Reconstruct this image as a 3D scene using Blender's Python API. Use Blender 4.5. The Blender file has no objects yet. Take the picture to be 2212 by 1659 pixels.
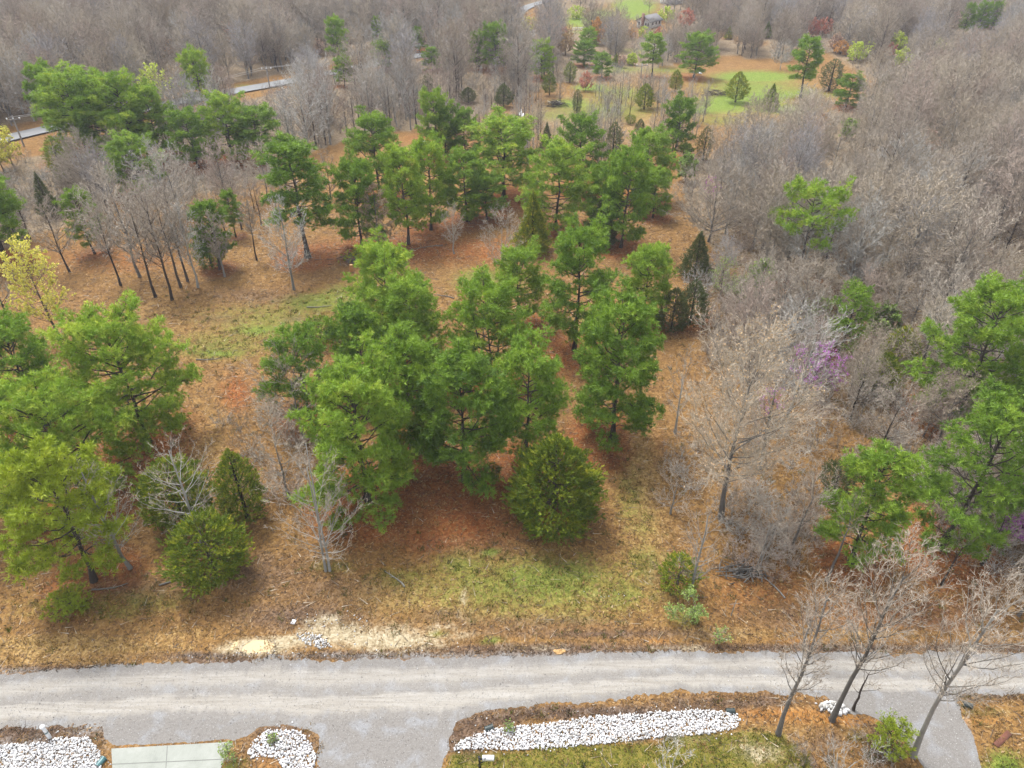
import bpy, math, random
import numpy as np
from mathutils import Vector, Matrix
from mathutils.geometry import delaunay_2d_cdt

S = bpy.context.scene
COL = S.collection
rad = math.radians

# ------------------------------------------------------------------ camera, light
CAM_H = 42.0
PITCH = rad(35.2)
cam_data = bpy.data.cameras.new('camera')
cam = bpy.data.objects.new('camera', cam_data)
COL.objects.link(cam)
cam.location = (0, 0, CAM_H)
cam.rotation_euler = (rad(90) - PITCH, 0, 0)
cam_data.sensor_width = 36.0
cam_data.lens = 24.98
cam_data.clip_start = 0.5
cam_data.clip_end = 4000
S.camera = cam

SUN_EL, SUN_AZ = rad(62), rad(-35)      # azimuth from +Y, negative = towards the left
W = bpy.data.worlds.new('World')
S.world = W
W.use_nodes = True
nt = W.node_tree
nt.nodes.clear()
wo = nt.nodes.new('ShaderNodeOutputWorld')
bg = nt.nodes.new('ShaderNodeBackground')
sky = nt.nodes.new('ShaderNodeTexSky')
hs = nt.nodes.new('ShaderNodeHueSaturation')
sky.sky_type = 'NISHITA'
sky.sun_disc = False
sky.sun_elevation = SUN_EL
sky.sun_rotation = SUN_AZ
sky.air_density = 1.0
sky.dust_density = 3.0
sky.ozone_density = 1.0
hs.inputs['Saturation'].default_value = 0.15     # a bright overcast: almost neutral light
bg.inputs['Strength'].default_value = 0.15
nt.links.new(sky.outputs[0], hs.inputs['Color'])
nt.links.new(hs.outputs[0], bg.inputs['Color'])
nt.links.new(bg.outputs[0], wo.inputs['Surface'])

sd = bpy.data.lights.new('sun', 'SUN')
sd.energy = 1.5
sd.angle = rad(15)
sd.color = (1.0, 0.965, 0.91)
sun = bpy.data.objects.new('sun', sd)
COL.objects.link(sun)
sdir = Vector((math.sin(SUN_AZ) * math.cos(SUN_EL), math.cos(SUN_AZ) * math.cos(SUN_EL), math.sin(SUN_EL)))
sun.rotation_euler = (-sdir).to_track_quat('-Z', 'Y').to_euler()
sun.location = (0, 60, 90)

S.view_settings.view_transform = 'Standard'
S.view_settings.look = 'None'
S.view_settings.gamma = 1.0
S.view_settings.exposure = 1.68
S.view_settings.use_curve_mapping = False
S.render.engine = 'CYCLES'
S.cycles.max_bounces = 5
S.cycles.diffuse_bounces = 3
S.cycles.glossy_bounces = 1
S.cycles.transmission_bounces = 3
S.cycles.volume_bounces = 0
S.cycles.use_denoising = True

# ------------------------------------------------------------------ photo pixel <-> place
# surveying helpers: a pixel of the photograph (2212 x 1659 grid) to the ground it shows
FPX, CX, CY = 1535.0, 1106.0, 829.5
cp, sp = math.cos(PITCH), math.sin(PITCH)


def ray(px, py):
    x, y = (px - CX) / FPX, -(py - CY) / FPX
    return np.array([x, y * sp + cp, y * cp - sp])


def height(x, y):
    """terrain: level by the road, rolling slightly further out, low hills beyond the view"""
    x, y = np.asarray(x, float), np.asarray(y, float)
    d = np.hypot(x, y)
    a = np.clip((y - 75) / 150, 0, 1)
    z = a * (1.1 * np.sin(x * .021 + 1.3) * np.cos(y * .017) + .8 * np.sin(x * .05 + y * .034))
    far = np.clip((d - 420) / 500, 0, 1)
    z = z + far * far * (34 + 16 * np.sin(x * .006 + .5))
    near = np.clip((y - 12) / 10, 0, 1) * np.clip((70 - y) / 40, 0, 1) * np.clip((y - 34) / 6, 0, 1)
    return z + near * .18 * np.sin(x * .31 + .4) * np.sin(y * .37)


def ground(px, py):
    d = ray(px, py)
    t = CAM_H / -d[2]
    for _ in range(25):
        p = d * t
        t = (CAM_H - float(height(p[0], p[1]))) / -d[2]
    p = d * t
    return Vector((p[0], p[1], float(height(p[0], p[1]))))


def project(x, y, z):
    vx, vu = x, y * sp + (z - CAM_H) * cp
    dp = y * cp - (z - CAM_H) * sp
    return CX + FPX * vx / dp, CY - FPX * vu / dp, dp


def tree_size(bx, by, ty, w):
    """ground point, height and crown width in metres of a tree seen from base pixel to top row"""
    b = ground(bx, by)
    vu = b.y * sp + (b.z - CAM_H) * cp
    dp = b.y * cp - (b.z - CAM_H) * sp
    yv = -(ty - CY) / FPX
    H = (yv * dp - vu) / (cp + yv * sp)
    return b, H, w * (dp - H * .5 * sp) / FPX


# ------------------------------------------------------------------ mesh building
class MB:
    def __init__(s):
        s.v, s.f, s.t, s.n = [], [], [], 0

    def add(s, v, f, tone=0.5):
        v = np.asarray(v, np.float32).reshape(-1, 3)
        f = np.asarray(f, np.int32).reshape(-1, 3)
        s.v.append(v)
        s.f.append(f + s.n)
        s.t.append(np.broadcast_to(np.asarray(tone, np.float32), (len(v),)))
        s.n += len(v)

    def ntri(s):
        return sum(len(f) for f in s.f)

    def mesh(s, name, mat, smooth=False):
        v, f, t = np.concatenate(s.v), np.concatenate(s.f), np.concatenate(s.t)
        me = bpy.data.meshes.new(name)
        me.vertices.add(len(v))
        me.vertices.foreach_set('co', v.ravel())
        me.loops.add(len(f) * 3)
        me.loops.foreach_set('vertex_index', f.ravel())
        me.polygons.add(len(f))
        me.polygons.foreach_set('loop_start', np.arange(0, len(f) * 3, 3, dtype=np.int32))
        if smooth:
            me.polygons.foreach_set('use_smooth', np.ones(len(f), bool))
        a = me.attributes.new('tone', 'FLOAT', 'POINT')
        a.data.foreach_set('value', np.ascontiguousarray(t, np.float32))
        me.materials.append(mat)
        me.update()
        return me

    def build(s, name, mat, parent=None, smooth=False):
        o = bpy.data.objects.new(name, s.mesh(name, mat, smooth))
        COL.objects.link(o)
        if parent is not None:
            o.parent = parent
        return o


def box(mb, x0, x1, y0, y1, z0, z1, tone=.5, M=None):
    v = np.array([(x, y, z) for z in (z0, z1) for y in (y0, y1) for x in (x0, x1)], float)
    f = [(0, 2, 1), (1, 2, 3), (4, 5, 6), (5, 7, 6), (0, 1, 4), (1, 5, 4), (2, 6, 3), (3, 6, 7), (0, 4, 2), (2, 4, 6), (1, 3, 5), (3, 7, 5)]
    if M is not None:
        v = np.array([M @ Vector(p) for p in v])
    mb.add(v, f, tone)


def tube(mb, pts, rs, k=6, tone=.5, cap=True):
    pts = np.asarray(pts, float)
    n = len(pts)
    tg = np.gradient(pts, axis=0)
    tg /= np.linalg.norm(tg, axis=1)[:, None] + 1e-9
    ref = np.where(np.abs(tg[:, 2:3]) > .9, np.array([[1., 0, 0]]), np.array([[0, 0, 1.]]))
    u = np.cross(tg, ref)
    u /= np.linalg.norm(u, axis=1)[:, None] + 1e-9
    w = np.cross(tg, u)
    a = np.linspace(0, 2 * math.pi, k, endpoint=False)
    ring = pts[:, None] + np.asarray(rs, float)[:, None, None] * (np.cos(a)[None, :, None] * u[:, None] + np.sin(a)[None, :, None] * w[:, None])
    i = np.arange(n - 1)[:, None] * k
    j = np.arange(k)[None]
    j2 = (j + 1) % k
    q = np.stack([i + j, i + j2, i + k + j2, i + k + j], -1).reshape(-1, 4)
    f = np.concatenate([q[:, [0, 1, 2]], q[:, [0, 2, 3]]])
    v = ring.reshape(-1, 3)
    if cap:
        c = n * k
        v = np.concatenate([v, pts[-1:]])
        jj = np.arange(k)
        f = np.concatenate([f, np.stack([c - k + jj, c - k + (jj + 1) % k, np.full(k, c)], -1)])
    mb.add(v, f, tone)


def norm(a):
    return a / (np.linalg.norm(a, axis=-1, keepdims=True) + 1e-9)


def segs(mb, p0, p1, r0, r1, k, tone):
    """many straight tapered sticks at once; k = 3 prisms, k = 1 single slivers"""
    n = len(p0)
    if n == 0:
        return
    d = norm(p1 - p0)
    rnd = RNG.normal(size=(n, 3))
    u = norm(np.cross(d, rnd))
    r0, r1 = np.broadcast_to(r0, (n,)), np.broadcast_to(r1, (n,))
    tone = np.broadcast_to(tone, (n,))
    if k == 1:
        v = np.stack([p0 - u * r0[:, None], p0 + u * r0[:, None], p1], 1).reshape(-1, 3)
        mb.add(v, np.arange(n * 3).reshape(-1, 3), np.repeat(tone, 3))
        return
    w = np.cross(d, u)
    a = np.arange(3) * 2 * math.pi / 3
    o = np.cos(a)[None, :, None] * u[:, None] + np.sin(a)[None, :, None] * w[:, None]
    A = p0[:, None] + o * r0[:, None, None]
    B = p1[:, None] + o * r1[:, None, None]
    v = np.concatenate([A, B], 1).reshape(-1, 3)
    f = np.array([(0, 1, 4), (0, 4, 3), (1, 2, 5), (1, 5, 4), (2, 0, 3), (2, 3, 5)])
    f = (np.arange(n)[:, None, None] * 6 + f[None]).reshape(-1, 3)
    mb.add(v, f, np.repeat(tone, 6))


def stamp(mb, tv, tf, pos, axis, size, tone, spin=True, squash=None):
    """copies of a small template (built round +Z) at many places"""
    n = len(pos)
    z = norm(axis)
    u = norm(np.cross(z, RNG.normal(size=(n, 3))))
    w = np.cross(z, u)
    B = np.stack([u, w, z], 1)
    size = np.broadcast_to(size, (n,))
    v = np.einsum('tk,nkj->ntj', tv, B) * size[:, None, None] + pos[:, None]
    f = (np.arange(n)[:, None, None] * len(tv) + tf[None]).reshape(-1, 3)
    mb.add(v.reshape(-1, 3), f, np.repeat(np.broadcast_to(tone, (n,)), len(tv)))


RNG = np.random.default_rng(7)


# ------------------------------------------------------------------ objects, labels
def tag(o, label=None, cat=None, group=None, kind=None):
    if label: o['label'] = label
    if cat: o['category'] = cat
    if group: o['group'] = group
    if kind: o['kind'] = kind
    return o


def empty(name, loc, rz=0.0):
    o = bpy.data.objects.new(name, None)
    COL.objects.link(o)
    o.empty_display_size = .3
    o.location = loc
    o.rotation_euler = (0, 0, rz)
    return o


def mesh_obj(name, me, parent=None):
    o = bpy.data.objects.new(name, me)
    COL.objects.link(o)
    o.parent = parent
    return o


# ------------------------------------------------------------------ materials
def nodes(name):
    m = bpy.data.materials.new(name)
    m.use_nodes = True
    t = m.node_tree
    t.nodes.clear()
    out = t.nodes.new('ShaderNodeOutputMaterial')
    return m, t, out


def N(t, kind, **kw):
    n = t.nodes.new(kind)
    for k, v in kw.items():
        if k in n.inputs:
            n.inputs[k].default_value = v
        else:
            setattr(n, k, v)
    return n


ALB = .72        # dull, dry, winter-bleached surfaces


def ramp(t, src, stops, interp='LINEAR', k=None):
    k = ALB if k is None else k
    stops = [(p, tuple(min(.85, x * k) if k != 1 else x for x in c)) for p, c in stops]
    r = t.nodes.new('ShaderNodeValToRGB')
    r.color_ramp.interpolation = interp
    els = r.color_ramp.elements
    while len(els) > 1:
        els.remove(els[-1])
    els[0].position, els[0].color = stops[0][0], (*stops[0][1], 1)
    for p, c in stops[1:]:
        e = els.new(p)
        e.color = (*c, 1)
    t.links.new(src, r.inputs[0])
    return r.outputs[0]


def mixc(t, fac, a, b, mode='MIX'):
    n = t.nodes.new('ShaderNodeMix')
    n.data_type = 'RGBA'
    n.blend_type = mode
    for sock, val in ((n.inputs[0], fac), (n.inputs[6], a), (n.inputs[7], b)):
        if hasattr(val, 'is_linked'):
            t.links.new(val, sock)
        elif isinstance(val, (int, float)):
            sock.default_value = val
        else:
            sock.default_value = (*val, 1)
    return n.outputs[2]


def math_(t, op, a, b=None, c=None, clamp=False):
    n = t.nodes.new('ShaderNodeMath')
    n.operation = op
    n.use_clamp = clamp
    for i, v in enumerate((a, b, c)):
        if v is None: continue
        if hasattr(v, 'is_linked'):
            t.links.new(v, n.inputs[i])
        else:
            n.inputs[i].default_value = v
    return n.outputs[0]


def noise(t, vec, scale, detail=4, rough=.55, dist=0.0):
    n = N(t, 'ShaderNodeTexNoise', Scale=scale, Detail=detail, Roughness=rough, Distortion=dist)
    t.links.new(vec, n.inputs['Vector'])
    return n.outputs[0]


def foliage(name, stops, trans=.25, jitter=.5, k=1.08):
    """leaf colour from each clump's own tone and the tree's own tint"""
    m, t, out = nodes(name)
    at = N(t, 'ShaderNodeAttribute', attribute_name='tone')
    oi = N(t, 'ShaderNodeObjectInfo')
    f = math_(t, 'MULTIPLY_ADD', at.outputs['Fac'], 1 - jitter, math_(t, 'MULTIPLY', oi.outputs['Random'], jitter))
    c = ramp(t, f, stops, k=k)
    d = N(t, 'ShaderNodeBsdfPrincipled', Roughness=.62)
    d.inputs['Specular IOR Level'].default_value = .25
    tr = N(t, 'ShaderNodeBsdfTranslucent')
    t.links.new(c, d.inputs['Base Color'])
    c2 = mixc(t, 1.0, c, (1.05, 1.1, .6), 'MULTIPLY')
    t.links.new(c2, tr.inputs['Color'])
    mx = N(t, 'ShaderNodeMixShader')
    mx.inputs[0].default_value = trans
    t.links.new(d.outputs[0], mx.inputs[1])
    t.links.new(tr.outputs[0], mx.inputs[2])
    t.links.new(mx.outputs[0], out.inputs['Surface'])
    return m


def bark(name, stops, jitter=.6, k=None):
    m, t, out = nodes(name)
    at = N(t, 'ShaderNodeAttribute', attribute_name='tone')
    oi = N(t, 'ShaderNodeObjectInfo')
    tc = N(t, 'ShaderNodeTexCoord')
    nz = noise(t, tc.outputs['Object'], 3.5, 5, .65)
    f = math_(t, 'MULTIPLY_ADD', at.outputs['Fac'], .3, math_(t, 'MULTIPLY', oi.outputs['Random'], jitter))
    f = math_(t, 'ADD', f, math_(t, 'MULTIPLY_ADD', nz, .5, -.25))
    c = ramp(t, f, stops, k=k)
    d = N(t, 'ShaderNodeBsdfPrincipled', Roughness=.85)
    d.inputs['Specular IOR Level'].default_value = .2
    t.links.new(c, d.inputs['Base Color'])
    t.links.new(d.outputs[0], out.inputs['Surface'])
    return m


def plain(name, col, rough=.7, metal=0.0, var=.15, scale=6.0):
    m, t, out = nodes(name)
    tc = N(t, 'ShaderNodeTexCoord')
    nz = noise(t, tc.outputs['Object'], scale, 5, .6)
    col = tuple(x * ALB for x in col)
    c = mixc(t, nz, tuple(x * (1 - var) for x in col), tuple(min(1, x * (1 + var)) for x in col))
    d = N(t, 'ShaderNodeBsdfPrincipled', Roughness=rough, Metallic=metal)
    t.links.new(c, d.inputs['Base Color'])
    t.links.new(d.outputs[0], out.inputs['Surface'])
    return m


M_PINE = foliage('pine_needles', [(0, (.055, .105, .016)), (.35, (.12, .205, .022)), (.7, (.19, .285, .030)), (1, (.33, .39, .055))], .3, .42)
M_PINE_Y = foliage('yellow_green_needles', [(0, (.15, .20, .012)), (.5, (.21, .27, .018)), (1, (.29, .33, .03))], .28, .2)
M_CEDAR = foliage('cedar_sprays', [(0, (.045, .078, .007)), (.45, (.13, .175, .011)), (.75, (.26, .27, .016)), (1, (.46, .39, .03))], .18, .25)
M_CEDAR_D = foliage('dull_cedar_sprays', [(0, (.045, .065, .02)), (.6, (.08, .10, .028)), (1, (.17, .14, .05))], .15, .3)
M_YELLOW = foliage('yellow_spring_leaves', [(0, (.40, .39, .07)), (.6, (.54, .50, .10)), (1, (.66, .58, .16))], .3, .2)
M_LIME = foliage('lime_spring_leaves', [(0, (.32, .42, .06)), (.6, (.45, .52, .09)), (1, (.58, .60, .16))], .3, .2)
M_ORANGE = foliage('orange_buds', [(0, (.38, .20, .06)), (.6, (.48, .25, .09)), (1, (.55, .33, .14))], .25, .2)
M_RED = foliage('red_buds', [(0, (.36, .12, .09)), (.6, (.45, .18, .14)), (1, (.5, .28, .2))], .25, .2)
M_PINK = foliage('pinkish_buds', [(0, (.36, .24, .20)), (.6, (.42, .28, .24)), (1, (.48, .36, .30))], .25, .2)
M_REDBUD = foliage('magenta_blossom', [(0, (.26, .06, .32)), (.6, (.40, .11, .46)), (1, (.52, .2, .58))], .25, .2)
M_BUFF = foliage('dry_brown_leaves', [(0, (.30, .20, .11)), (.6, (.40, .28, .17)), (1, (.48, .36, .22))], .25, .2)
M_BROWN_NEEDLE = foliage('brown_needles', [(0, (.19, .14, .08)), (.6, (.27, .2, .12)), (1, (.34, .26, .16))], .2, .2)
M_GREENTWIG = foliage('fresh_leaf_buds', [(0, (.13, .20, .05)), (.6, (.2, .28, .07)), (1, (.3, .36, .12))], .3, .2)

M_BARK_DARK = bark('dark_bark', [(0, (.035, .028, .022)), (.5, (.075, .06, .05)), (1, (.15, .125, .105))])
M_BARK_GREY = bark('grey_bark', [(0, (.09, .082, .072)), (.5, (.19, .18, .165)), (1, (.36, .345, .31))])
M_BARK_PALE = bark('pale_bark', [(0, (.17, .165, .15)), (.5, (.34, .335, .31)), (1, (.52, .515, .48))])
M_TWIG_PALE = bark('pale_twigs', [(0, (.33, .315, .285)), (.5, (.45, .435, .40)), (1, (.56, .545, .51))], k=.74)
M_TWIG = bark('grey_brown_twigs', [(0, (.24, .195, .15)), (.35, (.35, .295, .235)), (.7, (.45, .395, .325)), (1, (.52, .48, .43))], k=.74)
M_TWIG_PINK = bark('reddish_twigs', [(0, (.30, .225, .18)), (.5, (.42, .335, .275)), (1, (.50, .42, .36))], k=.74)
M_TWIG_TAN = bark('tan_twigs', [(0, (.31, .25, .18)), (.5, (.45, .385, .295)), (1, (.56, .50, .41))], k=.74)
M_TWIG_LILAC = bark('blue_grey_twigs', [(0, (.27, .25, .24)), (.5, (.38, .36, .355)), (1, (.47, .455, .45))], k=.74)
# ------------------------------------------------------------------ tree builders
def needle_tuft(nb, length, width, lo, hi, rng):
    """a bottle-brush end of a pine branch: narrow blades round +Z"""
    v, f = [], []
    for i in range(nb):
        a = i * 2.399 + rng.uniform(-.3, .3)
        e = rng.uniform(lo, hi)
        d = np.array([math.cos(a) * math.sin(e), math.sin(a) * math.sin(e), math.cos(e)])
        s = norm(np.cross(d, rng.normal(size=3)))
        b = np.array([0, 0, rng.uniform(-.12, .12)])
        L = length * rng.uniform(.75, 1.15)
        v += [b + d * L * .12 - s * width, b + d * L * .12 + s * width, b + d * L]
        f += [(i * 3, i * 3 + 1, i * 3 + 2)]
    return np.array(v), np.array(f)


def plume(nb, rng):
    """a feathery cedar spray round +Z"""
    v, f = [], []
    for i in range(nb):
        h = i / nb
        a = i * 2.2 + rng.uniform(-.4, .4)
        e = rng.uniform(.35, .95) * (1.1 - .5 * h)
        d = np.array([math.cos(a) * math.sin(e), math.sin(a) * math.sin(e), math.cos(e)])
        s = norm(np.cross(d, rng.normal(size=3)))
        b = np.array([0, 0, .75 * h - .1])
        L, wd = .42 * (1 - .35 * h), .075
        v += [b + d * L * .1 - s * wd, b + d * L * .2 + s * wd, b + d * L]
        f += [(i * 3, i * 3 + 1, i * 3 + 2)]
    return np.array(v), np.array(f)


_tr = np.random.default_rng(3)
TUFTS = [needle_tuft(10, .36, .036, .2, 1.35, _tr) for _ in range(3)]
PLUMES = [plume(11, _tr) for _ in range(3)]


def gen_pine(seed, H, R, cb=.14, n_br=46, tufts=7, top_round=1.0, lean=0.0, thin=1.0, forks=1):
    """trunk (with limbs) and needle crown of a pine H tall, crown radius R"""
    global RNG
    RNG = rng = np.random.default_rng(seed)
    wood, ndl = MB(), MB()
    n = 9
    zs = np.linspace(0, H * .97, n)
    wob = np.cumsum(rng.normal(0, .07, (n, 2)), 0) * (H / 13)
    wob[0] = 0
    axis = np.stack([wob[:, 0] + lean * zs, wob[:, 1], zs], 1)
    r0 = .0135 * H + .035
    rr = r0 * (1 - .9 * zs / H) ** 1.0
    rr[0] *= 1.6
    for q in range(forks):
        off = 0 if forks == 1 else (q - .5 * (forks - 1)) * .5
        ax2 = axis.copy()
        ax2[:, 0] += off * np.linspace(.3, 3.4, n)
        tube(wood, ax2, rr * (1 if forks == 1 else .75), 7, rng.uniform(.2, .5))
        if q == 0: ax_main = ax2
    axes = axis if forks == 1 else axis
    P, A, T = [], [], []
    lob = rng.uniform(0, 6.28, 4)
    for i in range(n_br):
        t = (i + rng.uniform(0, .9)) / n_br
        z = H * (cb + (1 - cb) * t ** .92)
        prof = (1 - max(0, t) ** (2.5 * top_round)) ** .6
        low = min(1, .74 + t * 1.6)
        az = i * 2.399 + rng.uniform(-.5, .5)
        lobe = 1 + .17 * math.sin(az * 2 + lob[0]) + .12 * math.sin(az * 3 + lob[1] + t * 5)
        L = R * prof * low * lobe * rng.uniform(.8, 1.14) + min(.3, .1 * R)
        rise = (-.12 + .95 * t ** 1.2) + rng.normal(0, .2)
        base = np.array([np.interp(z, zs, axes[:, k]) for k in range(3)])
        base[2] = min(z, H * .96)
        h = np.array([math.cos(az), math.sin(az), 0])
        s = np.linspace(0, 1, 5)[:, None]
        curve = base + h * L * s * (1 - .06 * s) + np.array([0, 0, 1]) * L * (rise * s + .22 * s ** 2.2)
        curve[1:] += rng.normal(0, .035 * L, (4, 3))
        tube(wood, curve, np.linspace(.028 + .012 * L, .012, 5), 4, rng.uniform(.2, .6), cap=False)
        ns = max(3, int(3 + L * 2.2 * thin))
        for j in range(ns):
            q = .32 + .68 * (j + rng.uniform(0, .8)) / ns
            q = min(q, 1.0)
            p = np.array([np.interp(q, s[:, 0], curve[:, k]) for k in range(3)])
            side = np.array([-h[1], h[0], 0]) * (1 if j % 2 else -1)
            l2 = (.20 + .34 * L * (1.15 - q)) * rng.uniform(.6, 1.2)
            d = norm(h * rng.uniform(.4, .9) + side * rng.uniform(.3, 1.1) + np.array([0, 0, rng.uniform(.15, .75)]))
            e = p + d * l2
            segs(wood, p[None], e[None], .014, .007, 3, .4)
            c = e[None] + rng.normal(0, .18 * min(1, .3 + R / 4), (tufts, 3)) * np.array([1.25, 1.25, 1.05])
            P.append(c)
            A.append(norm(c - e + d * .25 + np.array([0, 0, .30])))
            T.append(np.clip(rng.normal(.48, .24) + rng.normal(0, .1, tufts), 0, 1))
    for j in range(5):      # leader
        c = axes[-1] + np.array([0, 0, .02 * H]) * (j / 2 - .6) + rng.normal(0, .14, (tufts, 3))
        P.append(c)
        A.append(norm(rng.normal(0, .5, (tufts, 3)) + np.array([0, 0, 1.])))
        T.append(np.clip(rng.normal(.7, .15, tufts), 0, 1))
    P, A, T = np.concatenate(P), np.concatenate(A), np.concatenate(T)
    sz = rng.uniform(.75, 1.25, len(P)) * (.8 + .2 * min(1.2, H / 12)) * min(1, .35 + R / 4)
    which = rng.integers(0, 3, len(P))
    for k in range(3):
        m = which == k
        stamp(ndl, *TUFTS[k], P[m], A[m], sz[m], T[m])
    return wood, ndl


def gen_cedar(seed, H, R, shape='egg', dens=1.0, stem=.03, lump=.13, asym=0.0):
    global RNG
    RNG = rng = np.random.default_rng(seed)
    wood, lf = MB(), MB()
    zs = np.linspace(0, H * .92, 6)
    tube(wood, np.stack([asym * R * zs / H, 0 * zs, zs], 1), (.022 * H + .03) * (1 - .85 * zs / H), 6, .3)

    def prof(t):
        if shape == 'egg':
            q = np.where(t < .33, np.sqrt(np.clip(1 - ((.33 - t) / .42) ** 2, 0, 1)), np.clip(1 - ((t - .33) / .67) ** 1.75, 0, 1) ** .85)
            return q
        if shape == 'cone':
            return ((1 - t) ** .95) * np.minimum(1, (t + .06) / .16) ** .6 * 1.08
        if shape == 'column':
            return np.sin(np.clip(t * .93 + .09, 0, 1) * math.pi) ** .55 * .98
        return np.sqrt(np.clip(1 - (2 * t * .96 - .96) ** 2, 0, 1))      # ball
    area = 2 * math.pi * R * H * .62
    n = int(min(4600, max(800, area * 42 * dens)))
    t = rng.uniform(0, 1, n * 3)
    t = t[rng.uniform(0, 1, n * 3) < prof(t) * .9 + .08][:n]
    n = len(t)
    az = rng.uniform(0, 2 * math.pi, n)
    # boughs: upright lobes that stand proud of one another
    ph = rng.uniform(0, 6.28, 6)
    lobes = 1 + lump * (np.sin(az * 3 + ph[0] + t * 4) * .5 + np.sin(az * 5 + ph[1] - t * 9) * .5 + np.sin(az * 9 + t * 23 + ph[2]) * .6 + np.sin(t * 41 + az * 4 + ph[3]) * .55)
    u = rng.uniform(0, 1, n) ** .38
    r = R * prof(t) * lobes * (.42 + .56 * u)
    stray = rng.uniform(0, 1, n) > .93
    r = np.where(stray, R * prof(t) * lobes * rng.uniform(.98, 1.16, n), r)
    z = H * (stem + (1 - stem) * t)
    P = np.stack([np.cos(az) * r + asym * R * t, np.sin(az) * r, z], 1)
    out = np.stack([np.cos(az), np.sin(az), np.zeros(n)], 1)
    A = norm(out * rng.uniform(.35, 1.0, n)[:, None] + np.array([0, 0, 1.]) * (rng.uniform(-.15, .8, n) + .7 * t)[:, None] + rng.normal(0, .22, (n, 3)))
    tone = np.clip(.38 + .2 * np.sin(az * 5 + t * 19 + ph[4]) + .16 * np.sin(az * 11 - t * 37 + ph[5]) + rng.normal(0, .16, n), 0, 1)
    sz = rng.uniform(.5, 1.0, n) * np.clip(.26 + R * .13, .36, .72)
    which = rng.integers(0, 3, n)
    for k in range(3):
        m = which == k
        stamp(lf, *PLUMES[k], P[m] - A[m] * sz[m][:, None] * .3, A[m], sz[m], tone[m])
    nb = int(16 + H * 2)
    tb = rng.uniform(.03, .85, nb)
    ab = rng.uniform(0, 6.28, nb)
    p0 = np.stack([asym * R * tb, 0 * tb, H * tb * .95], 1)
    rb = R * prof(tb) * .85
    p1 = np.stack([np.cos(ab) * rb + asym * R * tb, np.sin(ab) * rb, H * (tb + .06)], 1)
    segs(wood, p0, p1, .02 + .004 * H, .008, 3, .4)
    return wood, lf


def kids(rng, p, d, L, n, lo, hi, amin, amax, lf, up):
    """n straight shoots off each of many straight sticks"""
    m = len(p)
    s = rng.uniform(lo, hi, (m, n))
    q = p[:, None] + d[:, None] * (L[:, None] * s)[..., None]
    rnd = rng.normal(size=(m, n, 3))
    side = norm(np.cross(np.broadcast_to(d[:, None], rnd.shape), rnd))
    a = rng.uniform(amin, amax, (m, n))[..., None]
    dd = norm(d[:, None] * np.cos(a) + side * np.sin(a) + np.array([0, 0, up]))
    ll = L[:, None] * lf * rng.uniform(.6, 1.25, (m, n)) * (1.15 - .55 * s)
    return q.reshape(-1, 3), dd.reshape(-1, 3), ll.ravel()


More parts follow.
